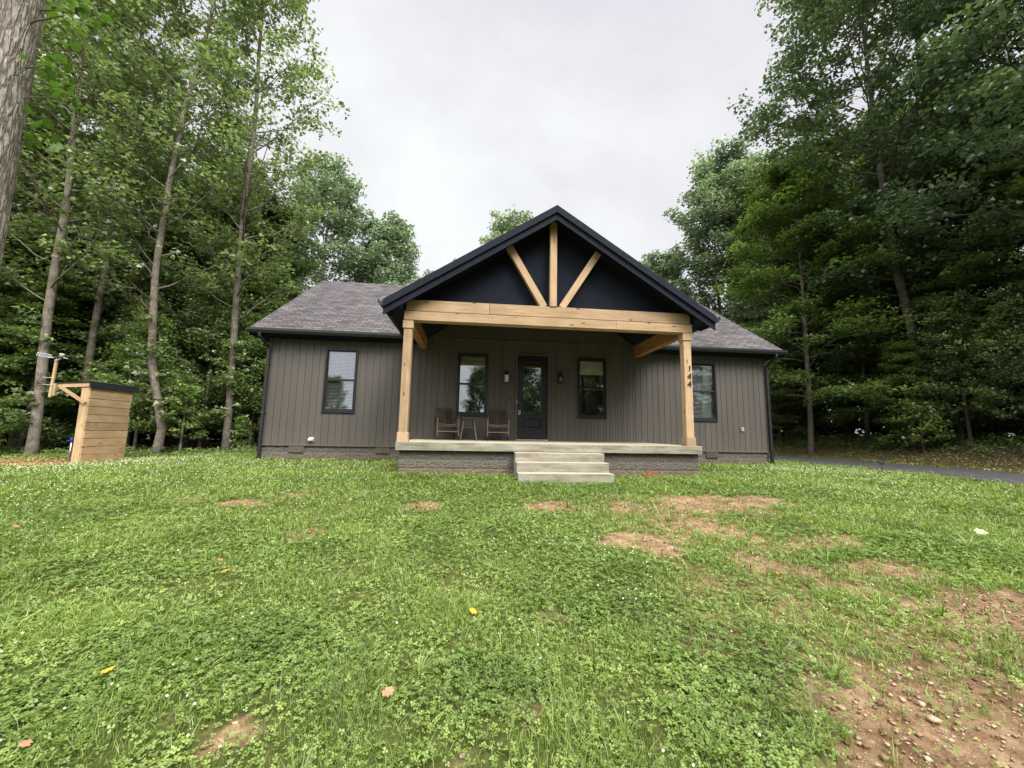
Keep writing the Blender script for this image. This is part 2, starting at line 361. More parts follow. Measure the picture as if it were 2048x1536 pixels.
# ------------------------------------------------------------------ mesh helpers
class MB:
    def __init__(s): s.v = []; s.f = []; s.uv = None; s.smooth = False
    def add(s, vs, fs):
        o = len(s.v); s.v += [tuple(v) for v in vs]; s.f += [tuple(i+o for i in f) for f in fs]; return s
    def box(s, x0, x1, y0, y1, z0, z1):
        x0, x1 = min(x0, x1), max(x0, x1); y0, y1 = min(y0, y1), max(y0, y1); z0, z1 = min(z0, z1), max(z0, z1)
        return s.add([(x0,y0,z0),(x1,y0,z0),(x1,y1,z0),(x0,y1,z0),(x0,y0,z1),(x1,y0,z1),(x1,y1,z1),(x0,y1,z1)],
                     [(0,3,2,1),(4,5,6,7),(0,1,5,4),(1,2,6,5),(2,3,7,6),(3,0,4,7)])
    def prism(s, poly, axis, a, b):
        """poly: 2-D points; axis 'x': (y,z) pts extruded in x, 'y': (x,z), 'z': (x,y)"""
        n = len(poly)
        def p(q, t): return {'x': (t, q[0], q[1]), 'y': (q[0], t, q[1]), 'z': (q[0], q[1], t)}[axis]
        vs = [p(q, a) for q in poly] + [p(q, b) for q in poly]
        fs = [tuple(range(n))[::-1], tuple(range(n, 2*n))] + [(i, (i+1) % n, (i+1) % n+n, i+n) for i in range(n)]
        return s.add(vs, fs)
    def bar(s, p0, p1, w, d, up=(0,0,1)):
        p0, p1 = Vector(p0), Vector(p1); z = (p1-p0).normalized(); u = Vector(up)
        if abs(z.dot(u)) > .97: u = Vector((0, 1, 0))
        x = u.cross(z).normalized(); y = z.cross(x)
        vs = []
        for p in (p0, p1):
            for a, b in ((-1,-1),(1,-1),(1,1),(-1,1)): vs.append(p + x*a*w/2 + y*b*d/2)
        return s.add(vs, [(3,2,1,0),(4,5,6,7),(0,1,5,4),(1,2,6,5),(2,3,7,6),(3,0,4,7)])
    def tube(s, pts, rad, n=8, cap=True):
        pts = [Vector(p) for p in pts]
        if not hasattr(rad, '__len__'): rad = [rad]*len(pts)
        rings = []; prev = None
        for i, p in enumerate(pts):
            t = (pts[min(i+1, len(pts)-1)] - pts[max(i-1, 0)]).normalized()
            if prev is None:
                a = Vector((1,0,0)) if abs(t.x) < .9 else Vector((0,1,0)); x = (a - t*a.dot(t)).normalized()
            else: x = (prev - t*prev.dot(t)).normalized()
            prev = x; y = t.cross(x)
            rings.append([p + (x*math.cos(2*math.pi*k/n) + y*math.sin(2*math.pi*k/n))*rad[i] for k in range(n)])
        vs = [v for r_ in rings for v in r_]; fs = []
        for i in range(len(pts)-1):
            for k in range(n): fs.append((i*n+k, i*n+(k+1) % n, (i+1)*n+(k+1) % n, (i+1)*n+k))
        if cap: fs.append(tuple(range(n))[::-1]); fs.append(tuple((len(pts)-1)*n+k for k in range(n)))
        return s.add(vs, fs)
    def lathe(s, c, prof, n=16):
        vs = []; fs = []
        for r_, z in prof:
            for k in range(n): vs.append((c[0]+r_*math.cos(2*math.pi*k/n), c[1]+r_*math.sin(2*math.pi*k/n), c[2]+z))
        for i in range(len(prof)-1):
            for k in range(n): fs.append((i*n+k, i*n+(k+1) % n, (i+1)*n+(k+1) % n, (i+1)*n+k))
        fs.append(tuple(range(n))[::-1]); fs.append(tuple((len(prof)-1)*n+k for k in range(n)))
        return s.add(vs, fs)
    def build(s, name, mat, parent=None, off=(0,0,0), bevel=0, smooth=False, uv=None):
        me = bpy.data.meshes.new(name)
        me.from_pydata([(v[0]-off[0], v[1]-off[1], v[2]-off[2]) for v in s.v], [], s.f)
        me.materials.append(mat)
        if uv:
            ul = me.uv_layers.new(name='UVMap')
            for p in me.polygons:
                for li in p.loop_indices:
                    vi = me.loops[li].vertex_index; ul.data[li].uv = uv(Vector(s.v[vi]))
        if smooth:
            for p in me.polygons: p.use_smooth = True
        me.update()
        o = bpy.data.objects.new(name, me); COL.objects.link(o)
        if parent is not None: o.parent = parent
        if bevel:
            bm_ = o.modifiers.new('bevel', 'BEVEL'); bm_.width = bevel; bm_.segments = 2; bm_.limit_method = 'ANGLE'
        return o

def np_mesh(name, V, F, mat, attrs=None, smooth=False, parent=None, obj=True):
    """V (n,3), F (m,k)"""
    me = bpy.data.meshes.new(name)
    V = np.ascontiguousarray(V, dtype=np.float32); F = np.ascontiguousarray(F, dtype=np.int32)
    nf, k = F.shape
    me.vertices.add(len(V)); me.vertices.foreach_set('co', V.ravel())
    me.loops.add(nf*k); me.loops.foreach_set('vertex_index', F.ravel())
    me.polygons.add(nf); me.polygons.foreach_set('loop_start', np.arange(0, nf*k, k, dtype=np.int32))
    try: me.polygons.foreach_set('loop_total', np.full(nf, k, dtype=np.int32))
    except Exception: pass
    if attrs:
        for an, av in attrs.items():
            a = me.attributes.new(an, 'FLOAT', 'POINT'); a.data.foreach_set('value', np.ascontiguousarray(av, dtype=np.float32))
    me.materials.append(mat)
    me.update(calc_edges=True)
    if smooth: me.polygons.foreach_set('use_smooth', np.ones(nf, dtype=bool))
    if not obj: return me
    o = bpy.data.objects.new(name, me); COL.objects.link(o)
    if parent is not None: o.parent = parent
    return o

def tag(o, label=None, cat=None, group=None, kind=None):
    if label: o['label'] = label
    if cat: o['category'] = cat
    if group: o['group'] = group
    if kind: o['kind'] = kind
    return o
def empty(name, loc=(0,0,0), rz=0):
    o = bpy.data.objects.new(name, None); COL.objects.link(o); o.location = loc; o.rotation_euler = (0, 0, rz)
    o.empty_display_size = .2
    return o
def copy_tree(o, parent=None):
    c = o.copy(); COL.objects.link(c)
    if parent is not None: c.parent = parent
    for ch in [x for x in bpy.data.objects if x.parent == o]: copy_tree(ch, c)
    return c
def beam(name, parent, p0, p1, w, d, mat, up=(0,0,1), bevel=.006, off=(0,0,0)):
    """timber along its own local z, so that the grain follows it"""
    p0, p1 = Vector(p0)-Vector(off), Vector(p1)-Vector(off)
    z = (p1-p0); ln = z.length; z.normalize(); u = Vector(up)
    if abs(z.dot(u)) > .97: u = Vector((0, 1, 0))
    x = u.cross(z).normalized(); y = z.cross(x)
    o = MB().box(-w/2, w/2, -d/2, d/2, 0, ln).build(name, mat, parent, bevel=bevel)
    mm = Matrix.Identity(4)
    for i in range(3): mm[i][0] = x[i]; mm[i][1] = y[i]; mm[i][2] = z[i]
    mm.translation = p0
    o.matrix_local = mm
    return o

# ------------------------------------------------------------------ terrain
def sstep(a, b, x):
    t = np.clip((x-a)/(b-a), 0, 1); return t*t*(3-2*t)
def gz(x, y):
    x = np.asarray(x, float); y = np.asarray(y, float)
    h = .062*np.clip(y, -20, 9.6)
    h = h + .03*sstep(8.5, 11.5, y)
    h = h - .26*sstep(-6.5, -12, x)*sstep(5, 12, y)
    h = h - .17*sstep(9.9, 13.5, x)*sstep(4, 10, y)
    h = h + 1.0*sstep(18.5, 23.5, x)*sstep(2, 12, y)
    h = h - .35*sstep(18, 45, y)*(1-sstep(10, 20, x))
    h = h + .018*np.sin(x*1.3+.7*y)*np.sin(y*1.1) + .012*np.sin(x*3.1+1)*np.sin(y*2.7+x)
    far = np.hypot(x, y)
    h = h + 2.5*sstep(60, 300, far)
    return h
def gzf(x, y): return float(gz(x, y))

SOIL = [(2.15,1.72,.60,.20,1),(2.75,1.5,.6,.25,.9),(4.3,2.95,.75,.28,1),(5.2,2.7,.7,.25,.8),(1.88,4.5,.40,.32,1),(2.05,4.4,.3,.2,.9),(1.25,6.1,.42,.3,.9),(4.4,6.5,1.25,.45,1),(3.4,6.0,.6,.4,.7),(2.95,5.2,.6,.5,.8),
        (3.0,3.75,.45,.3,.8),(-3.3,6.3,.36,.22,.8),(-2.75,6.75,.3,.2,.6),(4.3,4.45,.5,.3,.7),(1.52,2.57,.15,.12,.6),(-1.0,2.05,.13,.08,.7),(2.6,2.9,.5,.25,.6),(-.66,6.15,.3,.25,.8),(4.3,3.7,.55,.25,.7),(3.5,2.5,.5,.3,.7),
        (-1.9,4.9,.25,.3,.6),(-.05,1.75,.12,.08,.6),(3.3,2.0,.5,.3,.6),(.62,2.95,.15,.1,.6),(-4.2,6.6,.35,.3,.5),(.3,2.1,.12,.08,.6),(2.5,4.9,.8,.5,.45),(3.6,3.3,.7,.4,.5),(2.9,2.2,.6,.35,.6),(3.2,4.4,.6,.4,.5),(2.4,1.9,.5,.35,.6),(1.0,1.55,.25,.12,.5),(3.1,2.7,1.7,1.3,.5),(3.4,5.6,1.9,1.2,.45),(2.6,1.9,.9,.45,.9),(2.05,1.6,.45,.25,1),(4.6,2.7,1.0,.4,.9),(3.3,4.9,.5,.4,.8),(3.9,6.3,1.0,.5,1),(1.95,4.45,.45,.4,1),(-1.2,1.7,.3,.2,.2)]
CLOV = [(1.70,2.42,.55,.42,1),(1.36,1.97,.40,.28,1),(.95,3.35,.62,.6,.9),(-1.5,2.75,.75,.30,1),(-1.95,2.3,.5,.25,.9),(-.9,2.5,.4,.25,.7),(-.3,6.5,1.2,.8,1),(4.0,5.1,.6,.55,1),(5.2,4.0,1.1,.5,1),(.15,2.25,.36,.24,1),
        (-1.9,4.36,.7,.35,.7),(-4.6,5.9,.9,.6,.8),(1.54,7.5,2.5,.8,1),(-1.6,8.1,2.4,.7,1),(-.2,4.9,.7,.9,.6),(.9,4.6,.7,.6,.8),(1.4,4.0,.5,.5,.7),(2.4,3.3,.4,.3,.6),(-3,3.9,.8,.4,.6),(5.8,7.0,1.8,.8,.8),(-3.6,2.9,.9,.5,.6),(0.6,5.4,.6,.5,.7)]
FLOW = [(-6.4,6.9,1.2,.8,1),(-5.0,7.9,2.4,.7,.8),(9.0,9.6,2.2,1.1,1.6),(1.1,4.35,.65,.6,1.4),(2.0,2.75,.42,.3,1.0),(1.4,3.3,.4,.45,.7),(-4.5,4.7,.6,.6,.5),(-.2,7.0,.9,.5,.6),(8.2,7.3,2.2,1.0,.9),(-7.6,9.5,2.4,1.3,1.0),(-4.4,9.6,2,1.3,.8),
        (.2,2.3,.5,.3,.25),(-1.3,2.4,.7,.3,.25),(3.0,5.4,.8,.6,.5),(6.6,8.6,1.5,.8,.8),(-9,11.5,2.5,1.6,1.0)]
def patch(P, x, y, soft=.35, pw=1.0):
    d = np.zeros_like(x, dtype=float)
    for cx, cy, rx, ry, s in P:
        ax = x + .12*rx*np.sin(9*y+cx*3) + .06*np.sin(23*y+17*x); ay = y + .12*ry*np.sin(8*x+cy*5) + .04*np.sin(19*x-21*y)
        q = np.sqrt(((ax-cx)/rx)**2 + ((ay-cy)/ry)**2)
        d = np.maximum(d, s*(1-sstep(1-soft, 1+soft, q)))
    return d
def lownoise(x, y, sc, seed):
    r_ = np.random.default_rng(seed); t = np.zeros_like(x, dtype=float)
    for i in range(6):
        a = r_.uniform(0, 6.28); k = sc*r_.uniform(.6, 1.8); ph = r_.uniform(0, 6.28)
        t += np.sin(k*(x*math.cos(a)+y*math.sin(a))+ph+1.3*np.sin(k*.7*(y*math.cos(a)-x*math.sin(a))+ph*2))
    return t/6
def woodmask(x, y):
    wl = np.maximum(sstep(13.9, 15.8, y+.22*(x+8)+.5*np.sin(x*.8))*sstep(-6.0, -7.5, x), sstep(-15, -17.5, x+.3*np.sin(y)))
    wr = sstep(18.2, 19.3, x+.4*np.sin(y*1.1)); wb = sstep(21.5, 24, y)
    wf = sstep(-5, -8, y)
    return np.maximum(np.maximum(wl, wr), np.maximum(wb, wf))

# fine inner grid + coarse outer grid, one sheet
def axis(a, b, fine, lim):
    inner = np.arange(a, b+1e-6, fine); st = [b]; s = fine
    while st[-1] < lim: s *= 1.22; st.append(st[-1]+s)
    sn = [a]; s = fine
    while sn[-1] > -lim: s *= 1.22; sn.append(sn[-1]-s)
    return np.concatenate([np.array(sn[1:][::-1]), inner, np.array(st[1:])])
gx_ = axis(-9, 11, .07, 600); gy_ = axis(.8, 9.5, .07, 600)
GX, GY = np.meshgrid(gx_, gy_); fx, fy = GX.ravel(), GY.ravel()
soil_a = np.clip(patch(SOIL, fx, fy, .5)*1.15+.25*lownoise(fx, fy, 7, 3), 0, 1)
# disturbed red clay by the shed and roadside strip
soil_a = np.maximum(soil_a, .9*sstep(-9.9, -11.0, fx)*sstep(10.6, 11.4, fy)*(1-sstep(13.5, 14.6, fy)))
wood_a = woodmask(fx, fy)
Z = gz(fx, fy) + .012*lownoise(fx, fy, 11, 5) - .012*soil_a
Z = np.where((np.abs(fx-16.15) < 2.4) & (fy > -12), Z-.05, Z)
nx, ny = len(gx_), len(gy_)
idx = np.arange(nx*ny).reshape(ny, nx)
GF = np.stack([idx[:-1,:-1].ravel(), idx[:-1,1:].ravel(), idx[1:,1:].ravel(), idx[1:,:-1].ravel()], 1)
g = np_mesh('ground', np.stack([fx, fy, Z], 1), GF, M['ground'], {'soil': soil_a, 'wood': wood_a}, smooth=True)
tag(g, kind='structure')

# driveway
dy = np.arange(-14, 34, .5); vs = []; fs = []
for i, y in enumerate(dy):
    for x in (14.0, 15.4, 16.9, 18.3):
        xx = x + (.05*math.sin(y*1.7+x) if x in (14.0, 18.3) else 0)
        vs.append((xx, y, gzf(min(max(x, 13.8), 18.4), y)+.012))
for i in range(len(dy)-1):
    for k in range(3): fs.append((i*4+k, i*4+k+1, i*4+k+5, i*4+k+4))
dr = MB().add(vs, fs).build('driveway', M['asphalt'], smooth=True); tag(dr, kind='structure')

# ------------------------------------------------------------------ lawn vegetation (numpy)
def lawn_ok(x, y):
    ok = (y > -1.2) & (y < 17) & (x > -16.5) & (x < 13.95)
    ok &= ~((x > -1.62) & (x < 5.43) & (y > 8.86)); ok &= ~((x > -5.95) & (x < 9.65) & (y > 11.74))
    ok &= ~((x > .95) & (x < 2.97) & (y > 7.88))
    ok &= ~((x > -11.6) & (x < -11.1) & (y > 12.5) & (y < 14.2))
    return ok
def scatter(zones):
    xs = []; ys = []
    for x0, x1, y0, y1, dens in zones:
        n = int((x1-x0)*(y1-y0)*dens); xs.append(rng.uniform(x0, x1, n)); ys.append(rng.uniform(y0, y1, n))
    x = np.concatenate(xs); y = np.concatenate(ys); k = lawn_ok(x, y); return x[k], y[k]
def keep(x, y, p):
    k = rng.random(len(x)) < p; return x[k], y[k]

# grass blades
x, y = scatter([(-4, 4.5, .9, 3.2, 9000), (-6.5, 7.5, 3.2, 5.5, 4200), (-9.5, 10.5, 5.5, 9, 1700), (-14, 14, 9, 13, 620), (-16.5, 14, 13, 17, 380), (-3, 3, -1.2, .9, 500), (-9.5, -6.5, 2, 5.5, 500), (7.5, 13.9, 2, 5.5, 500), (4.5, 7.5, .5, 3.2, 2200), (-16.5, -9.5, 4, 9, 350), (10.5, 14, 5.5, 9, 700)])
soil = patch(SOIL, x, y); clo = patch(CLOV, x, y); tuft = lownoise(x, y, 7, 21); t2 = lownoise(x, y, 26, 22)
wm = woodmask(x, y)
p = np.clip(.62+.9*tuft+.5*t2, .12, 1)*(1-np.clip(soil*1.25-.35*(t2 > .18), 0, .97))*(1-.55*clo)*(1-wm)
p *= 1-.85*(sstep(-9.9, -11.0, x)*sstep(10.6, 11.4, y)*(1-sstep(13.5, 14.6, y)))
k = rng.random(len(x)) < p; x, y, tuft, t2, soil = x[k], y[k], tuft[k], t2[k], soil[k]
n = len(x); d = np.hypot(x, y)
h = (.032+.030*rng.random(n))*(1+.9*np.clip(tuft+.5*t2, 0, 1)); tall = rng.random(n) < .05; h = np.where(tall, h*1.9, h)
h *= np.where(d > 7, 1.15, 1.0)
w = np.clip(d*.0011, .0022, .016)*rng.uniform(.8, 1.5, n)
th = rng.uniform(0, 2*np.pi, n); lean = rng.uniform(.2, 1.0, n)*h*np.where(tall, 1.1, 1)
# crabgrass tufts: rosettes of broad arching blades
TUF = [(-2.75, 6.1), (1.9, 5.55), (1.5, 6.0), (2.6, 5.3), (3.3, 5.5), (2.25, 3.9), (2.95, 3.3), (-.25, 2.35), (.45, 2.55), (.75, 1.9), (2.9, 2.35), (2.5, 2.9), (3.6, 2.8), (-1.15, 2.15), (-2.6, 3.3), (4.9, 5.8), (5.6, 6.4), (4.2, 7.6), (6.8, 8.2), (8.2, 9.4), (-3.6, 7.2), (-5.8, 5.0), (2.1, 2.2), (1.1, 1.75), (-.6, 1.7), (3.4, 4.6), (4.4, 5.0), (1.95, 6.7), (2.8, 6.3), (3.6, 7.0), (1.75,1.95),(2.4,2.45),(3.2,2.9),(2.0,3.2)]
TUF += [(float(a), float(b)) for a, b in zip(rng.uniform(-7, 8, 60), rng.uniform(1.8, 8.2, 60))]
tx = []; ty = []; tth = []; th_ = []; tw = []; tl = []
for (a, b) in TUF:
    if not lawn_ok(np.array([a]), np.array([b]))[0]: continue
    kk = rng.integers(16, 34); rr = rng.random(kk)*.035; aa = rng.uniform(0, 6.28, kk); s = rng.uniform(.7, 1.25)
    tx.append(a+rr*np.cos(aa)); ty.append(b+rr*np.sin(aa)); tth.append(aa); hh = rng.uniform(.07, .17, kk)*s; th_.append(hh)
    tw.append(np.full(kk, .0045)*rng.uniform(.8, 1.4, kk)*max(1, math.hypot(a, b)/4)); tl.append(hh*rng.uniform(.3, 1.1, kk))
x = np.concatenate([x]+tx); y = np.concatenate([y]+ty); th = np.concatenate([th]+tth); h = np.concatenate([h]+th_); w = np.concatenate([w]+tw); lean = np.concatenate([lean]+tl)
base_t = np.clip(.42+.25*lownoise(x, y, 3.2, 31)+.18*rng.standard_normal(len(x)), 0, .84)
dry = rng.random(len(x)) < (.035+.10*patch(SOIL, x, y)); base_t = np.where(dry, rng.uniform(.86, 1, len(x)), base_t)
n = len(x); z = gz(x, y)-.006
dx, dyy = np.cos(th), np.sin(th); px, py = -dyy, dx
tw_ = rng.uniform(-1, 1, n)
V = np.zeros((n, 6, 3), np.float32)
for j, (tt, ww) in enumerate(((0, 1), (.55, .85), (1, .12))):
    cx = x+dx*lean*tt**1.8; cy = y+dyy*lean*tt**1.8; cz = z+h*(tt-.22*tt*tt*np.clip(lean/h, 0, 1.5))
    for sgn, q in ((-1, 0), (1, 1)):
        V[:, j*2+q, 0] = cx+sgn*px*w*ww*.5; V[:, j*2+q, 1] = cy+sgn*py*w*ww*.5; V[:, j*2+q, 2] = cz+sgn*tw_*w*.3
b0 = np.arange(n)[:, None]*6
F = np.concatenate([b0+np.array([0,1,3,2]), b0+np.array([2,3,5,4])])
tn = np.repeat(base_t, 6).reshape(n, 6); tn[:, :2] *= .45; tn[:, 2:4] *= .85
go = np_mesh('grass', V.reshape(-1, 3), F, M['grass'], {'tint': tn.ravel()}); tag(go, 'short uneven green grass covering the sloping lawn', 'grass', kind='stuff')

# clover leaves (trefoils) plus small weeds
x, y = scatter([(-4, 4.5, .9, 3.2, 4600), (-6.5, 7.5, 3.2, 5.5, 2300), (-9.5, 10.5, 5.5, 9.5, 800), (-14, 14, 9.5, 15, 120), (-16, -9.5, 4, 9.5, 120), (7.5, 13.9, 2.5, 5.5, 250), (4.5, 7.5, .5, 3.2, 900)])
clo = patch(CLOV, x, y, .25); soil = patch(SOIL, x, y); q = lownoise(x, y, 9, 41)
p = np.clip(.42+.45*q, .05, 1)*(1-.93*soil)+.50*clo*(1-.6*soil); p *= 1-woodmask(x, y)
k = rng.random(len(x)) < p; x, y, clo = x[k], y[k], clo[k]; n = len(x); d = np.hypot(x, y)
size = np.clip(.0095+.0012*d, .011, .024)*rng.uniform(.7, 1.25, n)*np.where(clo > .4, 1.05, .85)
hz = gz(x, y)+rng.uniform(.012, .045, n)+.014*clo*rng.random(n)
a0 = rng.uniform(0, 6.28, n); V = np.zeros((n, 3, 5, 3), np.float32)
tiltx = rng.normal(0, .28, n); tilty = rng.normal(0, .28, n)
for j in range(3):
    a = a0+j*2.094+rng.normal(0, .12, n); ca, sa = np.cos(a), np.sin(a); cup = rng.uniform(-.05, .45, n)
    for q_, (u, v_) in enumerate(((.06, 0), (.62, -.50), (1.12, -.36), (1.12, .36), (.62, .50))):
        lx = u*size*ca - v_*size*sa; ly = u*size*sa+v_*size*ca
        V[:, j, q_, 0] = x+lx; V[:, j, q_, 1] = y+ly; V[:, j, q_, 2] = hz+tiltx*lx+tilty*ly+cup*u*size*.5
F = (np.arange(n*3)[:, None]*5+np.arange(5))
ct = np.clip(.34+.26*(1-clo)+.22*lownoise(x, y, 5, 52)+.17*rng.standard_normal(n), 0, 1)
co = np_mesh('clover', V.reshape(-1, 3), F, M['clover'], {'tint': np.repeat(ct, 15)}); tag(co, 'dark green clover patches spread through the lawn', 'clover', kind='stuff')

# clover flower heads
x, y = scatter([(-4, 4.5, .9, 4, 90), (-8, 8, 4, 6.5, 95), (-12, 13.9, 6.5, 11, 95), (-14, -7, 9, 15, 60)])
fl = patch(FLOW, x, y, .5); k = rng.random(len(x)) < np.clip(.035+.30*fl, 0, 1)*(1-.8*patch(SOIL, x, y))*(1-woodmask(x, y)); x, y = x[k], y[k]
n = len(x); d = np.hypot(x, y); r_ = rng.uniform(.006, .0088, n)*np.clip(1+.05*(d-4), 1, 1.45); hz = gz(x, y)+rng.uniform(.05, .10, n)
ang = np.linspace(0, 2*np.pi, 7)[:-1]
prof = [(.35, -.75), (.95, -.25), (.9, .35), (.35, .8)]
V = np.zeros((n, 24, 3), np.float32)
for i, (pr, pz) in enumerate(prof):
    for j, a in enumerate(ang):
        jit = rng.uniform(.75, 1.2, n); V[:, i*6+j, 0] = x+r_*pr*np.cos(a+i*.5)*jit; V[:, i*6+j, 1] = y+r_*pr*np.sin(a+i*.5)*jit; V[:, i*6+j, 2] = hz+r_*pz*jit
fq = [[i*6+j, i*6+(j+1) % 6, (i+1)*6+(j+1) % 6, (i+1)*6+j] for i in range(3) for j in range(6)] + [[18, 19, 20, 21], [18, 21, 22, 23]]
F = (np.arange(n)[:, None, None]*24+np.array(fq)[None]).reshape(-1, 4)
fo = np_mesh('clover_flowers', V.reshape(-1, 3), F, M['flower'], {'tint': np.repeat(rng.random(n), 24)}); tag(fo, 'small white clover blossoms dotted over the lawn', 'flowers', kind='stuff')

# stones and crumbs of clay on the bare patches, dry litter
x, y = scatter([(-4, 4.6, .9, 3.3, 1500), (-5, 6.5, 3.3, 7.2, 500), (-15, -9.8, 10.8, 14.2, 260)])
s_ = np.maximum(patch(SOIL, x, y, .5), .8*sstep(-9.9, -11.0, x)*sstep(10.6, 11.4, y)*(1-sstep(13.5, 14.6, y)))
k = rng.random(len(x)) < s_*.8; x, y = x[k], y[k]; n = len(x); r_ = np.minimum(.0022+rng.exponential(.0030, n), .022); hz = gz(x, y)-.004
V = np.zeros((n, 8, 3), np.float32)
for j in range(8):
    sx, sy, sz = (1 if j & 1 else -1), (1 if j & 2 else -1), (1 if j & 4 else -1)
    V[:, j, 0] = x+sx*r_*rng.uniform(.4, 1.2, n); V[:, j, 1] = y+sy*r_*rng.uniform(.4, 1.2, n); V[:, j, 2] = hz+(sz*.5+.3)*r_*rng.uniform(.5, 1.1, n)
fq = np.array([[0,2,3,1],[4,5,7,6],[0,1,5,4],[1,3,7,5],[3,2,6,7],[2,0,4,6]])
F = (np.arange(n)[:, None, None]*8+fq[None]).reshape(-1, 4)
ro = np_mesh('clay_rubble', V.reshape(-1, 3), F, M['rubble'], {'tint': np.repeat(rng.random(n), 8)}); tag(ro, 'reddish clay crumbs and pebbles on the bare lawn patches', 'rubble', kind='stuff')

# ------------------------------------------------------------------ trees
def leaf_quads(C, size, up_bias=.8, seed=0, droop=0.0):
    r_ = np.random.default_rng(seed); n = len(C)
    a = r_.uniform(0, 2*np.pi, n); dirv = np.stack([np.cos(a), np.sin(a), r_.normal(-droop, .35, n)], 1)
    dirv /= np.linalg.norm(dirv, axis=1)[:, None]
    up = r_.normal(0, 1-up_bias+.15, (n, 3)); up[:, 2] += 1
    side = np.cross(dirv, up); side /= np.linalg.norm(side, axis=1)[:, None]+1e-9
    s = size*r_.uniform(.65, 1.3, n)[:, None]; nrm = np.cross(side, dirv)
    V = np.zeros((n, 6, 3), np.float32)
    for k_, (u, v, q) in enumerate(((0, 0, 0), (.30, -.50, .12), (.58, -.22, .03), (1.05, 0, -.12), (.58, .22, .03), (.30, .50, .12))):
        V[:, k_] = C+dirv*s*u+side*s*v+nrm*s*q
    return V.reshape(-1, 3), np.arange(n)[:, None]*6+np.arange(6)
def lobed_leaf(c, size, a, tilt, col_v, col_f):
    pts = [(0,0),(.18,.30),(.10,.62),(.42,.62),(.55,.95),(.75,.62),(1.0,.35),(.82,0),(1.0,-.35),(.75,-.62),(.55,-.95),(.42,-.62),(.10,-.62),(.18,-.30)]
    o = len(col_v); ca, sa = math.cos(a), math.sin(a)
    for u, v in pts:
        X = (u*ca-v*.6*sa)*size; Y_ = (u*sa+v*.6*ca)*size
        col_v.append((c[0]+X, c[1]+Y_, c[2]+tilt[0]*X+tilt[1]*Y_-.25*u*u*size))
    col_f.append(tuple(o+i for i in range(len(pts))))

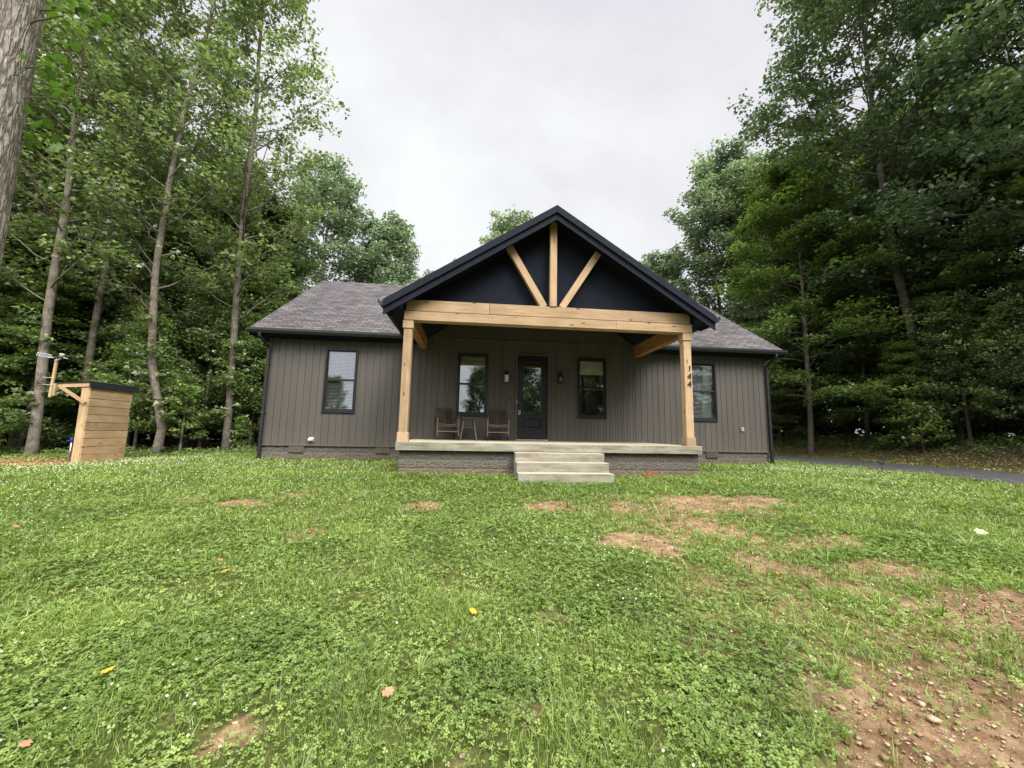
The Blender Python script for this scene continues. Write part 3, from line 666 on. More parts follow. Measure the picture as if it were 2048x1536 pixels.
def tree_meshes(seed, H, r0, cs, reach, nprim, elev, nsec, leaf, per, sig, bark, lmat, path=None, layered=False, trunk_top=.98, curve=0, name='tree', forks=0, lowtwigs=0):
    """builds a trunk mesh (with limbs and twigs) and a crown mesh (leaf faces), base at the origin"""
    r_ = random.Random(seed); rn = np.random.default_rng(seed)
    mb = MB()
    if path is None:
        path = []; ox = oy = 0; ax, ay = r_.uniform(-.02, .02), r_.uniform(-.02, .02)
        for i in range(12):
            t = i/11; ox += ax*H/11+r_.gauss(0, .006*H/11*3); oy += ay*H/11+r_.gauss(0, .006*H/11*3)
            path.append((ox if i else 0, oy if i else 0, H*t*trunk_top))
    P = [Vector(p) for p in path]
    zs = [p.z for p in P]; Ht = zs[-1]
    def at(z):
        for i in range(len(P)-1):
            if zs[i] <= z <= zs[i+1]: return P[i].lerp(P[i+1], (z-zs[i])/(zs[i+1]-zs[i]+1e-9))
        return P[-1]
    def rad(z): t = min(1, z/H); return r0*((1-t)**.75)*.97+.02
    fine = [at(Ht*i/26) for i in range(27)]; rr = [rad(p.z) for p in fine]; rr[0] *= 1.45
    fine.insert(1, at(.35)); rr.insert(1, rad(.35)*1.08)
    fine[0] = fine[0]+Vector((0, 0, -.25))
    mb.tube(fine, rr, 10)
    clusters = []
    az = r_.uniform(0, 6.28)
    for i in range(nprim):
        t = (i+.5)/nprim; zt = cs+(1-cs)*t**.9; z0 = min(H*zt, Ht*.985); base = at(z0)
        az += 2.4+r_.uniform(-.5, .5)
        Lr = reach(zt)*(r_.uniform(.45, 1.2) if layered else r_.uniform(.7, 1.15))
        if Lr < .25: continue
        e = elev(zt)+(r_.uniform(-.3, .4) if layered else r_.uniform(-.15, .15))
        dirh = Vector((math.cos(az), math.sin(az), 0))
        pts = []; K = 6; side = Vector((-dirh.y, dirh.x, 0)); bend = r_.uniform(-.25, .25)
        zz = 0; hh = 0
        for k_ in range(K):
            s = k_/(K-1); ee = e+curve*s
            if k_: hh += math.cos(ee)*Lr/(K-1); zz += math.sin(ee)*Lr/(K-1)
            pts.append(base+dirh*hh+side*(bend*Lr*s*s)+Vector((0, 0, zz))+Vector((r_.gauss(0, .03), r_.gauss(0, .03), r_.gauss(0, .02)))*Lr*.5)
        rb = max(.010, min(rad(z0)*.36, .0125*Lr))
        mb.tube(pts, [rb*(1-.8*k_/(K-1)) for k_ in range(K)], 5, cap=False)
        clusters.append((pts[-1], sig*.9))
        for j in range(nsec):
            s = .28+.72*(j+r_.random())/nsec; f = s*(K-1); i0 = min(int(f), K-2); b = pts[i0].lerp(pts[i0+1], f-i0)
            tn_ = (pts[i0+1]-pts[i0]).normalized(); sd = side*(1 if j % 2 else -1)
            ang = r_.uniform(.5, 1.1); dv = (tn_*math.cos(ang)+sd*math.sin(ang)+Vector((0, 0, r_.uniform(-.25, .35) if not layered else r_.uniform(-.30, .22)))).normalized()
            l2 = Lr*.42*(1.15-s*.6)*r_.uniform(.6, 1.2)+.2
            q = [b, b+dv*l2*.5+Vector((0, 0, -.03*l2)), b+dv*l2+Vector((0, 0, (-.10 if layered else -.04)*l2))]
            mb.tube(q, [rb*.35, rb*.2, .006], 3, cap=False)
            clusters += [(q[2], sig), (q[1], sig*.8)]
            if not layered and l2 > 1.0: clusters.append((b+dv*l2*.75+Vector((0, 0, .15)), sig))
    for i in range(lowtwigs):
        z0 = r_.uniform(1.0, H*cs); b = at(z0); a = r_.uniform(0, 6.28); dv = Vector((math.cos(a), math.sin(a), .35)); l2 = r_.uniform(.35, .9)
        mb.tube([b, b+dv*l2], [.012, .004], 3, cap=False); clusters += [(b+dv*l2, .2), (b+dv*l2*.6, .15)]
    C = np.array([tuple(c[0]) for c in clusters]); S = np.array([c[1] for c in clusters])
    C = np.repeat(C, per, 0); S = np.repeat(S, per)[:, None]
    fl_ = np.array([1, 1, .42 if layered else .62])
    ra = np.sqrt(rn.random(len(C)))*1.55; aa = rn.uniform(0, 2*np.pi, len(C))
    dz = (.55*(1-(ra/1.55)**2)-.25+rn.normal(0, .42, len(C)))*1.5
    off_ = np.stack([ra*np.cos(aa), ra*np.sin(aa), dz], 1)*S*fl_
    cl_t = np.repeat(rn.normal(0, .16, len(clusters)), per)
    LP = C+off_
    V, F = leaf_quads(LP, leaf, .8 if layered else .5, seed, .1)
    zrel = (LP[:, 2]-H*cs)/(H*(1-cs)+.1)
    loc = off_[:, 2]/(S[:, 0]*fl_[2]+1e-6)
    tint = np.clip(.36+.20*loc+.12*np.clip(zrel, 0, 1)+cl_t+rn.normal(0, .12, len(LP)), 0, 1)  # clump tops lighter, undersides darker: light from above put into the tint
    wood = mb
    me_w = bpy.data.meshes.new(name+'_wood'); me_w.from_pydata([tuple(v) for v in wood.v], [], wood.f); me_w.materials.append(bark)
    for p in me_w.polygons: p.use_smooth = True
    me_w.update()
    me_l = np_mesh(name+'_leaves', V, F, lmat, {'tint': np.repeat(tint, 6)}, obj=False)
    return me_w, me_l
def place_tree(name, meshes, loc, rz=0, sc=1.0, label='', cat='tree', group=None, lean=(0, 0)):
    e = empty(name, (loc[0], loc[1], gzf(loc[0], loc[1]) if len(loc) < 3 else loc[2]), rz); e.scale = (sc, sc, sc)
    e.rotation_euler = (lean[0], lean[1], rz)
    for nm, me in (('trunk', meshes[0]), ('crown', meshes[1])):
        o = bpy.data.objects.new(nm, me); COL.objects.link(o); o.parent = e
    tag(e, label, cat, group); return e

def rel(path, ext=None):
    x0, y0, z0 = path[0]
    p = [(a-x0, b-y0, c-gzf(x0, y0)) for a, b, c in path]; p[0] = (0, 0, 0)
    lx, ly, lz = p[-1]; px_, py_, pz_ = p[-2]
    if ext:
        k_ = (ext-lz)/(lz-pz_); p.append((lx+(lx-px_)*min(k_, 1)*.5, ly, ext))
    return p
pop_reach = lambda w0: (lambda t: w0*(.55+.75*math.sin(min(1, max(0, t))*math.pi*.85+.25))*(1.0 if t < .85 else (1-t)/.15+.15))
up = lambda a, b: (lambda t: a+(b-a)*t)

# left edge of the clearing: tall slender tulip poplars with measured stems
SP = {}
T1 = [(-18.976,18.5,.46),(-19.086,18.5,3.323),(-19.165,18.5,5.95),(-19.228,18.5,8.681),(-19.314,18.5,11.52),(-19.492,18.5,15.223)]
T2 = [(-16.004,16.2,.329),(-16.028,16.2,1.994),(-16.168,16.2,4.26),(-16.24,16.2,5.424),(-16.268,16.2,7.826),(-16.234,16.2,10.268),(-16.42,16.2,13.075),(-16.573,16.2,15.846),(-16.728,16.2,19.392)]
T3 = [(-15.95,18,.345),(-16.191,18,3.309),(-16.192,18,5.819),(-16.103,18,8.202),(-16.149,18,10.64),(-16.218,18,12.868),(-16.137,18,15.436),(-16.112,18,18.067),(-16.098,18,20.361)]
T4 = [(-12.42,17,.348),(-12.27,17,1.1),(-12.33,17,1.9),(-12.70,17,2.784),(-13.02,17,4.225),(-13.19,17,6.062),(-13.325,17,7.95),(-13.312,17,9.275),(-13.252,17,10.404),(-13.26,17,11.639),(-13.137,17,13.668),(-13.028,17,15.734),(-12.688,17,17.897),(-12.443,17,20.33)]
T5 = [(-10.705,18.5,.368),(-10.745,18.5,2.988),(-10.841,18.5,5.403),(-10.942,18.5,7.041),(-11.0,18.5,9.597),(-11.076,18.5,12.395),(-10.951,18.5,15.081),(-11.006,18.5,17.356),(-11.15,18.5,20.178),(-11.2,18.5,23.092)]
for nm, pth, sd, r0, H, rch, lab, bk in (
    ('T1', T1, 101, .15, 27, 3.0, 'dark trunked poplar behind the pair at the far left wood edge', 'bark'),
    ('T2', T2, 102, .142, 27, 2.7, 'straight grey poplar with a black cable round its trunk, left of the small lean-to', 'barkpale'),
    ('T3', T3, 103, .125, 27, 2.7, 'slim grey poplar rising directly behind the small wooden lean-to', 'bark'),
    ('T4', T4, 104, .132, 27, 2.9, 'crooked pale poplar whose trunk kinks near its base, right of the lean-to', 'barkpale'),
    ('T5', T5, 105, .135, 28, 3.2, 'tall leaning poplar nearest the left end of the house', 'bark')):
    ms = tree_meshes(sd, H, r0, .20, pop_reach(rch), 54, up(.35, .9), 7, .16, 14, .28, M[bk], M['leafpop'], path=rel(pth, H), curve=.35, name='poplar', lowtwigs=26 if nm == 'T4' else 12)
    place_tree('poplar_tree', ms, (pth[0][0], pth[0][1]), 0, 1, lab, 'tree')

# generic species
popA = tree_meshes(201, 26, .18, .22, pop_reach(2.7), 50, up(.45, .85), 7, .18, 14, .33, M['bark'], M['leafpop'], curve=.35, name='poplar')
popB = tree_meshes(202, 24, .15, .26, pop_reach(2.4), 46, up(.45, .85), 7, .18, 14, .33, M['barkpale'], M['leafpop'], curve=.3, name='poplar')
mapA = tree_meshes(211, 13, .17, .10, lambda t: 4.3*(1-t*.75)*(.6+.6*t if t < .35 else 1), 46, up(.35, .8), 9, .155, 30, .38, M['barkdark'], M['leafmap'], layered=True, curve=-.6, name='maple')
mapB = tree_meshes(212, 10, .13, .08, lambda t: 3.6*(1-t*.8)*(.6+.6*t if t < .35 else 1), 38, up(.3, .8), 8, .15, 30, .36, M['barkdark'], M['leafmap'], layered=True, curve=-.6, name='maple')
mapC = tree_meshes(213, 16, .20, .16, lambda t: 4.6*(1-t*.7)*(.5+.8*t if t < .4 else 1), 52, up(.35, .9), 9, .165, 30, .40, M['barkdark'], M['leafmap'], layered=True, curve=-.6, name='maple')
dome = lambda w: (lambda t: w*math.sqrt(max(.03, 1-(abs(t-.52)/.56)**2.2)))
oakA = tree_meshes(221, 22, .36, .24, dome(6.2), 38, up(.15, 1.0), 8, .24, 34, .50, M['barkdark'], M['leafoak'], curve=.25, name='oak')
oakB = tree_meshes(222, 19, .30, .26, dome(5.2), 36, up(.2, 1.1), 8, .24, 34, .48, M['barkdark'], M['leafoak'], curve=.3, name='oak')
oakN = tree_meshes(225, 24, .38, .26, dome(6.6), 44, up(.15, 1.0), 9, .17, 40, .44, M['barkdark'], M['leafoak'], curve=.25, name='oak')
yng = tree_meshes(226, 9, .09, .12, lambda t: 2.9*(.6+t if t < .4 else 1)*(1-max(0, t-.4)*1.1), 34, up(.3, 1.1), 7, .15, 26, .34, M['barkdark'], M['leafshrub'], curve=.1, name='young_tree')
def relink(ms, lm, wm_=None):
    a = ms[0].copy(); b = ms[1].copy(); b.materials[0] = lm
    if wm_: a.materials[0] = wm_
    return a, b
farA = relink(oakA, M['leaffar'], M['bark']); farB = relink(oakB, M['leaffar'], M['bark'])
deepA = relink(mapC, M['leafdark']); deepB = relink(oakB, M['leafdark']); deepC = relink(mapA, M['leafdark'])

# huge near trunk cut by the left edge
nearw = tree_meshes(301, 24, .245, .50, dome(4.8), 20, up(.5, 1.0), 7, .15, 14, .4, M['barkbig'], M['leafbright'], name='near_poplar', curve=.2,
                    path=[(0, 0, 0), (-.01, 0, 2.5), (-.015, 0, 4.2), (-.03, .0, 9), (0, 0, 14), (.1, 0, 23)])
nt_ = place_tree('poplar_tree', nearw, (-4.03, 3.3), 0, 1, 'huge rough grey trunk cut off by the left edge, closest to the viewer', 'tree')

# left wood: understorey and ranks behind
def ranks(spots, protos, labelgroup, name, cat='tree'):
    for i, s in enumerate(spots):
        ms = protos[s[3] if len(s) > 3 else i % len(protos)]
        place_tree(name, ms, (s[0], s[1]), random.uniform(0, 6.28), s[2]*random.uniform(.94, 1.06), labelgroup[0], cat, labelgroup[1])
ranks([(-21.5,17.5,1.0,0),(-18.2,21.5,.92,1),(-14.6,21.5,.72,0),(-17.2,26,.8,1),(-27,20,.9,1)],
      [popA, popB], ('slender poplar standing deeper in the wood behind the clearing edge', 'poplars behind the left wood edge'), 'poplar_tree')
ranks([(-19.5,17.0,.70,0),(-17.8,20.4,.9,0),(-11.6,21.5,.85,1),(-21.5,20.5,.95,2),(-9.9,20.2,.62,1),(-24,17,.9,0),(-15.2,23.3,1.0,2),(-11.2,25.5,.75,0)],
      [mapA, mapB, mapC], ('low spreading maple filling the gaps between the poplar trunks', 'understorey maples in the left wood'), 'maple_tree')
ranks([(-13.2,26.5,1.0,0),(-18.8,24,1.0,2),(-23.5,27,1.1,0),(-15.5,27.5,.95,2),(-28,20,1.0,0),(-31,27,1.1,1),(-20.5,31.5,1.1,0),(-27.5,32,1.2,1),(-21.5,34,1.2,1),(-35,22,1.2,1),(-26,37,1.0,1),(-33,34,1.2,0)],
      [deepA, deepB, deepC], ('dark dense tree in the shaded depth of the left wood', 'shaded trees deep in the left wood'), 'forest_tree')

mapLit = relink(mapB, M['leafshrub']); mapLit2 = relink(mapA, M['leafpop'])  # maple copies with brighter leaf colours put in as if lit
ranks([(-13.9,17.9,.62,1),(-17.6,17.4,.66,0),(-15.0,18.9,.72,3),(-10.3,19.6,.66,1),(-20.3,16.6,.72,3),(-9.1,19.4,.42,0),(-12.6,19.8,.85,3),(-18.9,18.8,.72,2),(-22.3,18.9,.95,1),(-16.6,20.6,1.0,3),(-11.9,22.4,1.05,1)],
      [mapLit, yng, mapLit2, relink(yng, M['leafpop'])], ('light green young maple at the front of the left wood', 'young maples along the left wood edge'), 'maple_tree')
ranks([(21.6,17.2,.50,0),(22.2,13.3,.6,2),(22.4,10.4,.6,1),(22.6,15.6,.72,2),(21.2,25.0,.6,1)],
      [mapLit, relink(mapB, M['leafmap']), relink(yng, M['leafmap'])], ('light green young maple at the front of the right wood', 'young maples along the right wood edge'), 'maple_tree')
# saplings and low shrubs
shrA = tree_meshes(401, 2.6, .022, .12, lambda t: .75*(1-t*.6), 16, up(.5, .9), 4, .125, 9, .13, M['bark'], M['leafshrub'], name='sapling')
shrB = tree_meshes(402, 1.5, .018, .10, lambda t: .7*(1-t*.3), 14, up(.4, .8), 4, .10, 10, .14, M['bark'], M['leafshrub'], name='shrub')
for xx, yy, sc, lab in ((-11.75, 17.3, 1.05, 'bright green sapling beside the kinked poplar trunk'), (-9.6, 17.6, .55, 'short leafy sapling left of the house downspout'), (-16.8, 15.4, .6, 'small sapling at the foot of the cabled poplar'),
                        (20.9, 16.2, .8, 'knee high bright bush beside the far side of the driveway'), (22.2, 16.4, .75, 'leafy young bush in front of the mossy oak trunk')):
    place_tree('sapling', shrA if sc != .8 else shrB, (xx, yy), random.uniform(0, 6), sc*(1.6 if sc == .8 else 1), lab, 'sapling')

# behind the house
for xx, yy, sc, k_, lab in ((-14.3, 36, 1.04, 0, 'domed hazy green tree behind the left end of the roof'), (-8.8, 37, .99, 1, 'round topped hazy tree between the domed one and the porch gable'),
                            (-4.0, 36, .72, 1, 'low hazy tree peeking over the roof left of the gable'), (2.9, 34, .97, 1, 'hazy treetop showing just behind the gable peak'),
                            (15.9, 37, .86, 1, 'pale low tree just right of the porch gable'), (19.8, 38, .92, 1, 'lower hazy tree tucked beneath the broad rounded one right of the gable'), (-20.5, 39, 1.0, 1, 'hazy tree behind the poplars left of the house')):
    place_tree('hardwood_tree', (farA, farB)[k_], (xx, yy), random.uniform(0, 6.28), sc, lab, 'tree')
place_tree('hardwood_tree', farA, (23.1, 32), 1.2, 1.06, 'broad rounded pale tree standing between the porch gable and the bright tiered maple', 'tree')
# right: mapped stems
R1 = [(23.479,18,1.057),(23.763,18,4.209),(23.563,18,5.457),(23.219,18,8.035),(22.901,18,9.948),(22.608,18,12.715),(22.466,18,15.608),(22.36,18,18.383)]
oakR = tree_meshes(241, 27, .25, .26, lambda t: 7.6*math.sqrt(max(.03, 1-(abs(t-.66)/.48)**2.0))*(.6 if t < .42 else 1), 56, up(-.05, .95), 9, .20, 34, .46, M['bark'], M['leafoak'], path=rel(R1, 25), curve=.3, name='oak')
place_tree('oak_tree', oakR, (R1[0][0], R1[0][1]), 0, 1, 'big dark oak with mossy lower trunk across the driveway', 'tree')
mapR = tree_meshes(242, 18, .14, .14, lambda t: 5.0*(1-max(0, t-.35)*1.05)*(.55+1.2*t if t < .38 else 1), 66, up(.3, .85), 10, .17, 30, .40, M['bark'], relink(mapA, M['leafshrub'])[1].materials[0], path=[(0,0,0),(.14,0,2.5),(.18,0,5.6),(.23,0,9.3),(.27,0,13.6),(.3,0,17.6)], layered=True, curve=-.55, name='maple')
place_tree('maple_tree', mapR, (19.7, 21.0), 0, 1, 'tiered bright green maple just right of the house roof', 'tree')
place_tree('oak_tree', oakN, (21.6, 8.6), 2.0, 1.10, 'tall oak whose limbs reach in from the right edge', 'tree')
place_tree('oak_tree', oakN, (28.0, 13.2), 4.0, 1.12, 'tall dark oak filling the upper right corner', 'tree')
th = tree_meshes(243, 9, .07, .55, lambda t: 1.6*(1-t*.6), 14, up(.3, .8), 5, .12, 12, .28, M['barkpale'], M['leafmap'], name='young_tree')
place_tree('young_tree', th, (17.55, 21.6), 0, 1, 'thin pale young trunk right behind the house corner', 'tree')
ranks([(24.0,13.6,1.0,0),(23.6,16.6,.8,1),(26.0,15.8,1.05,2),(25.2,11.0,1.0,0),(26.5,20.0,1.1,2),(23.2,20.8,.85,1)], [mapA, mapB, mapC],
      ('dark layered maple massed along the right side of the driveway', 'maples beyond the driveway'), 'maple_tree')
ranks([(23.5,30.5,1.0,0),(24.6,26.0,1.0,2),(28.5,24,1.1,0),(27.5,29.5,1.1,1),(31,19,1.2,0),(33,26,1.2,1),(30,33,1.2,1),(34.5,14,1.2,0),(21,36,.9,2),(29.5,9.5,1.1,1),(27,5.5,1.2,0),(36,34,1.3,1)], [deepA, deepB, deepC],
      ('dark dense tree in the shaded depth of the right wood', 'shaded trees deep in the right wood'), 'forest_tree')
# bare straight stems seen against the gaps of the right wood
stem = tree_meshes(244, 22, .17, .62, pop_reach(2.4), 24, up(.3, .8), 6, .2, 14, .5, M['barkdark'], M['leafdark'], name='stem')
ranks([(22.6,28,1,0),(24.2,29.5,1,0),(25.6,28,1,0),(20.8,26.5,.8,0),(27.0,31,1,0),(28.4,27,1,0),(21.5,31,1,0)], [stem], ('thin dark stem seen against the light inside the right wood', 'bare stems inside the right wood'), 'forest_tree')
# trees behind the viewer, seen mirrored in the window panes
ranks([(-8.8,-20,.86,0),(-14.9,-20,.37,0),(.7,-20,.46,0),(2.6,-21,.5,1),(7,-15,.8,0),(12,-17,1.0,1),(18,-14,1.0,0),(24,-12,1.1,1),(30,-10,1.1,0),(-27,-20,.6,1),(17,-21,1.1,1)], [oakB, mapC], ('tree on the other side of the lawn mirrored in the window panes', 'trees mirrored in the windows'), 'oak_tree')

# far woodland mass closing the horizon
r_ = np.random.default_rng(77)
def mass(n, f): return np.array([f() for _ in range(n)])
pts = []
for (cx, cy, L_, hh, dep, ang, cnt) in ((-34, 38, 34, 17, 6, .75, 9000), (-12, 47, 26, 12, 6, 0, 5000), (34, 42, 36, 16, 6, -.6, 8000), (42, 14, 34, 18, 6, -1.5, 5500), (-42, 14, 34, 18, 6, 1.5, 5500), (8, 50, 30, 9, 5, 0, 3500), (-14, -34, 44, 4.5, 5, 0, 3000), (26, -30, 40, 12, 5, 0, 5000)):
    u = r_.uniform(-1, 1, cnt)*L_/2; v = r_.uniform(-1, 1, cnt)*dep; ca, sa = math.cos(ang), math.sin(ang)
    X = cx+u*ca-v*sa; Y_ = cy+u*sa+v*ca; zz = r_.uniform(0, 1, cnt)**.9*(hh*(.75+.25*np.sin(u*.55+cx)))
    pts.append(np.stack([X, Y_, gz(X, Y_)+zz], 1))
C = np.concatenate(pts); C = np.repeat(C, 4, 0)+r_.normal(0, .45, (len(C)*4, 3))
V, F = leaf_quads(C, .62, .4, 78)
wo = np_mesh('woodland', V, F, M['leafdark'], {'tint': np.repeat(r_.random(len(C))*.7, 6)}); tag(wo, 'far dark woodland closing the view behind the nearer trees', 'woodland', kind='stuff')

# undergrowth along both wood edges
def undergrowth(name, pts, lab, size=.085, mat='leafshrub', per=34, hh=.35):
    C = np.array([(a, b, 0) for a, b in pts]); r2_ = np.random.default_rng(len(C)); n = len(C)
    H_ = np.repeat(r2_.uniform(.3, 1, n)*hh, per); X = np.repeat(C[:, 0], per)+r2_.normal(0, .24, n*per); Y_ = np.repeat(C[:, 1], per)+r2_.normal(0, .24, n*per)
    zz = r2_.random(n*per)**.7*H_*np.exp(-((X-np.repeat(C[:, 0], per))**2+(Y_-np.repeat(C[:, 1], per))**2)/.12)
    P_ = np.stack([X, Y_, gz(X, Y_)+.02+zz], 1); V, F = leaf_quads(P_, size, .75, n)
    o = np_mesh(name, V, F, M[mat], {'tint': np.repeat(np.clip(.25+.5*zz/(hh)+r2_.normal(0, .15, len(P_)), 0, 1), 6)}); tag(o, lab, 'undergrowth', kind='stuff')
pl = []
for i in range(420):
    a = random.uniform(-24, -7.2); b = random.uniform(15.0, 20.5)
    if woodmask(np.array([a]), np.array([b]))[0] > .5 and random.random() < (1.25-(b-15)/8): pl.append((a, b))
undergrowth('undergrowth', pl, 'low leafy ground plants along the left wood edge')
pl = []
for i in range(560):
    a = random.uniform(20.7, 25.5); b = random.uniform(7, 27)
    if random.random() < .95: pl.append((a, b))
undergrowth('undergrowth', pl, 'low leafy ground plants on the bank beyond the driveway', hh=.55, size=.10, mat='leafmap')
# grassy litter verge beyond the driveway
n = 9000; X = rng.uniform(18.35, 21.0, n); Y_ = rng.uniform(4, 27, n); P_ = np.stack([X, Y_, gz(X, Y_)+rng.uniform(0, .05, n)], 1)
V, F = leaf_quads(P_, .06, .7, 5)
mv = mat_attr('verge_litter', [(0, (.10, .15, .03)), (.68, (.24, .32, .09)), (.8, (.32, .24, .13)), (1, (.46, .32, .20))])
vo = np_mesh('leaf_litter', V, F, mv, {'tint': np.repeat(np.random.default_rng(4).random(n), 6)}); tag(vo, 'brown leaf litter and thin grass on the verge beyond the driveway', 'leaf litter', kind='stuff')
n = 5000; X = rng.uniform(-20, -9.8, n); Y_ = rng.uniform(11.2, 14.6, n); P_ = np.stack([X, Y_, gz(X, Y_)+rng.uniform(0, .03, n)], 1)
V, F = leaf_quads(P_, .05, .8, 6)
mv2 = mat_attr('wood_mulch', [(0, (.22, .10, .05)), (.5, (.42, .20, .10)), (1, (.60, .36, .20))])
vo = np_mesh('wood_chips', V, F, mv2, {'tint': np.repeat(np.random.default_rng(9).random(n), 6)}); tag(vo, 'orange brown wood chips scattered on the bare strip around the lean-to', 'wood chips', kind='stuff')

# bright low leaves hanging beside the near trunk
lv = []; lf = []
NB = [(.66*a_, .66*b_, (c_-1.5)*.66+1.5) for a_, b_, c_ in [(-5.42, 5.0, 6.75), (-5.62, 5.1, 6.1), (-5.50, 5.2, 5.75), (-5.72, 5.3, 5.15), (-5.38, 5.3, 7.1)]]
for i in range(95):
    k_ = random.choice(NB)
    c = (k_[0]+random.gauss(0, .05), k_[1]+random.gauss(0, .10), k_[2]+random.gauss(0, .085))
    lobed_leaf(c, random.uniform(.05, .075), random.uniform(0, 6.28), (random.gauss(0, .5), random.gauss(0, .5)), lv, lf)
sp_ = MB().add(lv, lf).build('leaf_sprays', M['leafbright'], nt_, off=tuple(nt_.location))
for k_ in NB:
    br_ = MB(); br_.tube([(-4.01, 3.32, k_[2]-.22), ((-4.01+k_[0])/2, (3.32+k_[1])/2, k_[2]-.07), k_], [.013, .008, .003], 5)
    br_.build('branch', M['bark'], nt_, off=tuple(nt_.location))

# ------------------------------------------------------------------ the house
YW = 11.777; XL, XR = -5.927, 9.616
HO = (0, YW, .6)
house = empty('house', HO); tag(house, 'dark bronze single storey house with gabled timber porch and black trim', 'house')
PC, PZ, PS = 1.868, 6.876, .65            # porch ridge x, z, slope
ceil = lambda x: PZ-PS*abs(x-PC)-.45
WINS = [(-4.326, -3.396), (-.479, .449), (3.249, 4.178), (6.915, 7.845)]
WZ0, WZ1 = 1.995, 3.862
DX0, DX1, DZ1 = 1.374, 2.309, 3.868
opens = [(a+.02, b-.02, WZ0+.02, WZ1-.02) for a, b in WINS] + [(DX0-.02, DX1+.02, 0, DZ1+.02)]
gro = []
x_ = XL+.10; i = 0
while x_ < XR-.05:
    gro.append(x_)
    if -1.0 < x_ < 5.0: gro.append(x_+.115)
    x_ += .192
cuts = sorted(set([XL, XR]+[round(v, 4) for g_ in gro for v in (g_-.007, g_+.007)]+[v for o in opens for v in o[:2]]+[-1.43, 5.12, PC]))
wf = MB(); prevy = None
def ztop(x): return max(4.22, min(ceil(x)+.05, 9) if -1.43 <= x <= 5.12 else 4.22)
for a, b in zip(cuts[:-1], cuts[1:]):
    mid = (a+b)/2
    ing = any(abs(mid-g_) < .0069 for g_ in gro); yy = YW+(.014 if ing else 0)
    z0 = 1.03
    iv = [(z0, None)]
    for o in opens:
        if o[0] <= mid <= o[1]:
            iv = [(z0, o[2]), (o[3], None)] if o[2] > z0 else [(o[3], None)]
    inp = -1.43 <= mid <= 5.12
    za, zb = (max(4.22, ceil(a)+.05), max(4.22, ceil(b)+.05)) if inp else (4.22, 4.22)
    for lo, hi in iv:
        ha, hb = (za, zb) if hi is None else (hi, hi)
        wf.add([(a, yy, lo), (b, yy, lo), (b, yy, hb), (a, yy, ha)], [(0, 1, 2, 3)])
        if ing:
            wf.add([(a, YW, lo), (a, yy, lo), (a, yy, ha), (a, YW, ha)], [(0, 1, 2, 3)])
            wf.add([(b, YW, lo), (b, yy, lo), (b, yy, hb), (b, YW, hb)], [(3, 2, 1, 0)])
# side and back walls with board lines, gable ends
YB = 20.6
for xs, sgn in ((XL, 1), (XR, -1)):
    rz_ = 4.286+.6856*(16.19-11.40)
    wf.add([(xs, YW, 1.03), (xs, YB, 1.03), (xs, YB, 4.22), (xs, 16.19, rz_-.25), (xs, YW, 4.22)], [(0, 1, 2, 3, 4)])
wf.add([(XL, YB, 1.03), (XR, YB, 1.03), (XR, YB, 4.22), (XL, YB, 4.22)], [(0, 1, 2, 3)])
# reveals inside the openings
for o in opens:
    x0, x1, z0, z1 = o; z0 = max(z0, 1.2)
    wf.box(x0-.03, x0, YW+.02, YW+.14, z0, z1); wf.box(x1, x1+.03, YW+.02, YW+.14, z0, z1); wf.box(x0-.03, x1+.03, YW+.02, YW+.14, z1, z1+.03)
wf.build('wall', M['siding'], house, HO)
for q in ((XL-.015, -1.63, YW-.022, YW+.012, 1.005, 1.04), (5.45, XR+.015, YW-.022, YW+.012, 1.005, 1.04),
          (-1.62, 1.29, YW-.012, YW+.012, 1.257, 1.285), (2.40, 5.44, YW-.012, YW+.012, 1.257, 1.285), (-.75, 4.55, YW-.02, YW+.012, 4.29, 4.335)):
    MB().box(*q).build('wall_trim', M['siding'], house, HO, bevel=.004)
MB().box(XL, XR, YW+.5, YW+.52, 1.1, 4.2).build('dark_backing', M['dark'], house, HO)  # near-black sheet; darkness of the unlit rooms is put into its colour

# foundation of split-faced block, displaced
def block_wall(x0, x1, y, z0, z1, seed):
    r_ = np.random.default_rng(seed); dx = .035; nx_ = int((x1-x0)/dx)+1; nz_ = int((z1-z0)/.03)+1
    X, Zz = np.meshgrid(np.linspace(x0, x1, nx_), np.linspace(z0, z1, nz_))
    row = np.floor((z1-Zz)/.2); fx_ = ((X-x0)/.4+.5*(row % 2)) % 1; fz_ = ((z1-Zz)/.2) % 1
    edge = np.minimum(np.minimum(fx_, 1-fx_)*.4, np.minimum(fz_, 1-fz_)*.2)
    Yy = y-np.clip(edge/.03, 0, 1)*(.006+.016*r_.random(X.shape))
    V_ = np.stack([X.ravel(), Yy.ravel(), Zz.ravel()], 1); id_ = np.arange(nx_*nz_).reshape(nz_, nx_)
    F_ = np.stack([id_[:-1,:-1].ravel(), id_[:-1,1:].ravel(), id_[1:,1:].ravel(), id_[1:,:-1].ravel()], 1)
    return V_, F_
def block_obj(name, x0, x1, y, yb, z0, z1, seed, parent):
    V_, F_ = block_wall(x0, x1, y, z0, z1, seed)
    mb = MB().add([tuple(map(float, v)) for v in V_], [tuple(map(int, f)) for f in F_])
    mb.box(x0+.005, x1-.005, y+.003, yb, z0, z1-.003)
    return mb.build(name, M['block'], parent, HO, uv=lambda v: (v.x-x0, z1-v.z+10))
block_obj('foundation', XL+.03, XR-.03, YW+.045, YB-.05, .1, 1.028, 1, house)
for xv in (-4.94, -2.55, 7.62):
    mb = MB()
    for k_ in range(17): mb.box(xv-.19+k_*.0235, xv-.19+k_*.0235+.011, YW-.012, YW+.0, .83, 1.0)
    mb.box(xv-.20, xv+.21, YW+.0, YW+.012, .82, 1.004)
    mb.build('foundation_vent', M['block'], house, HO)

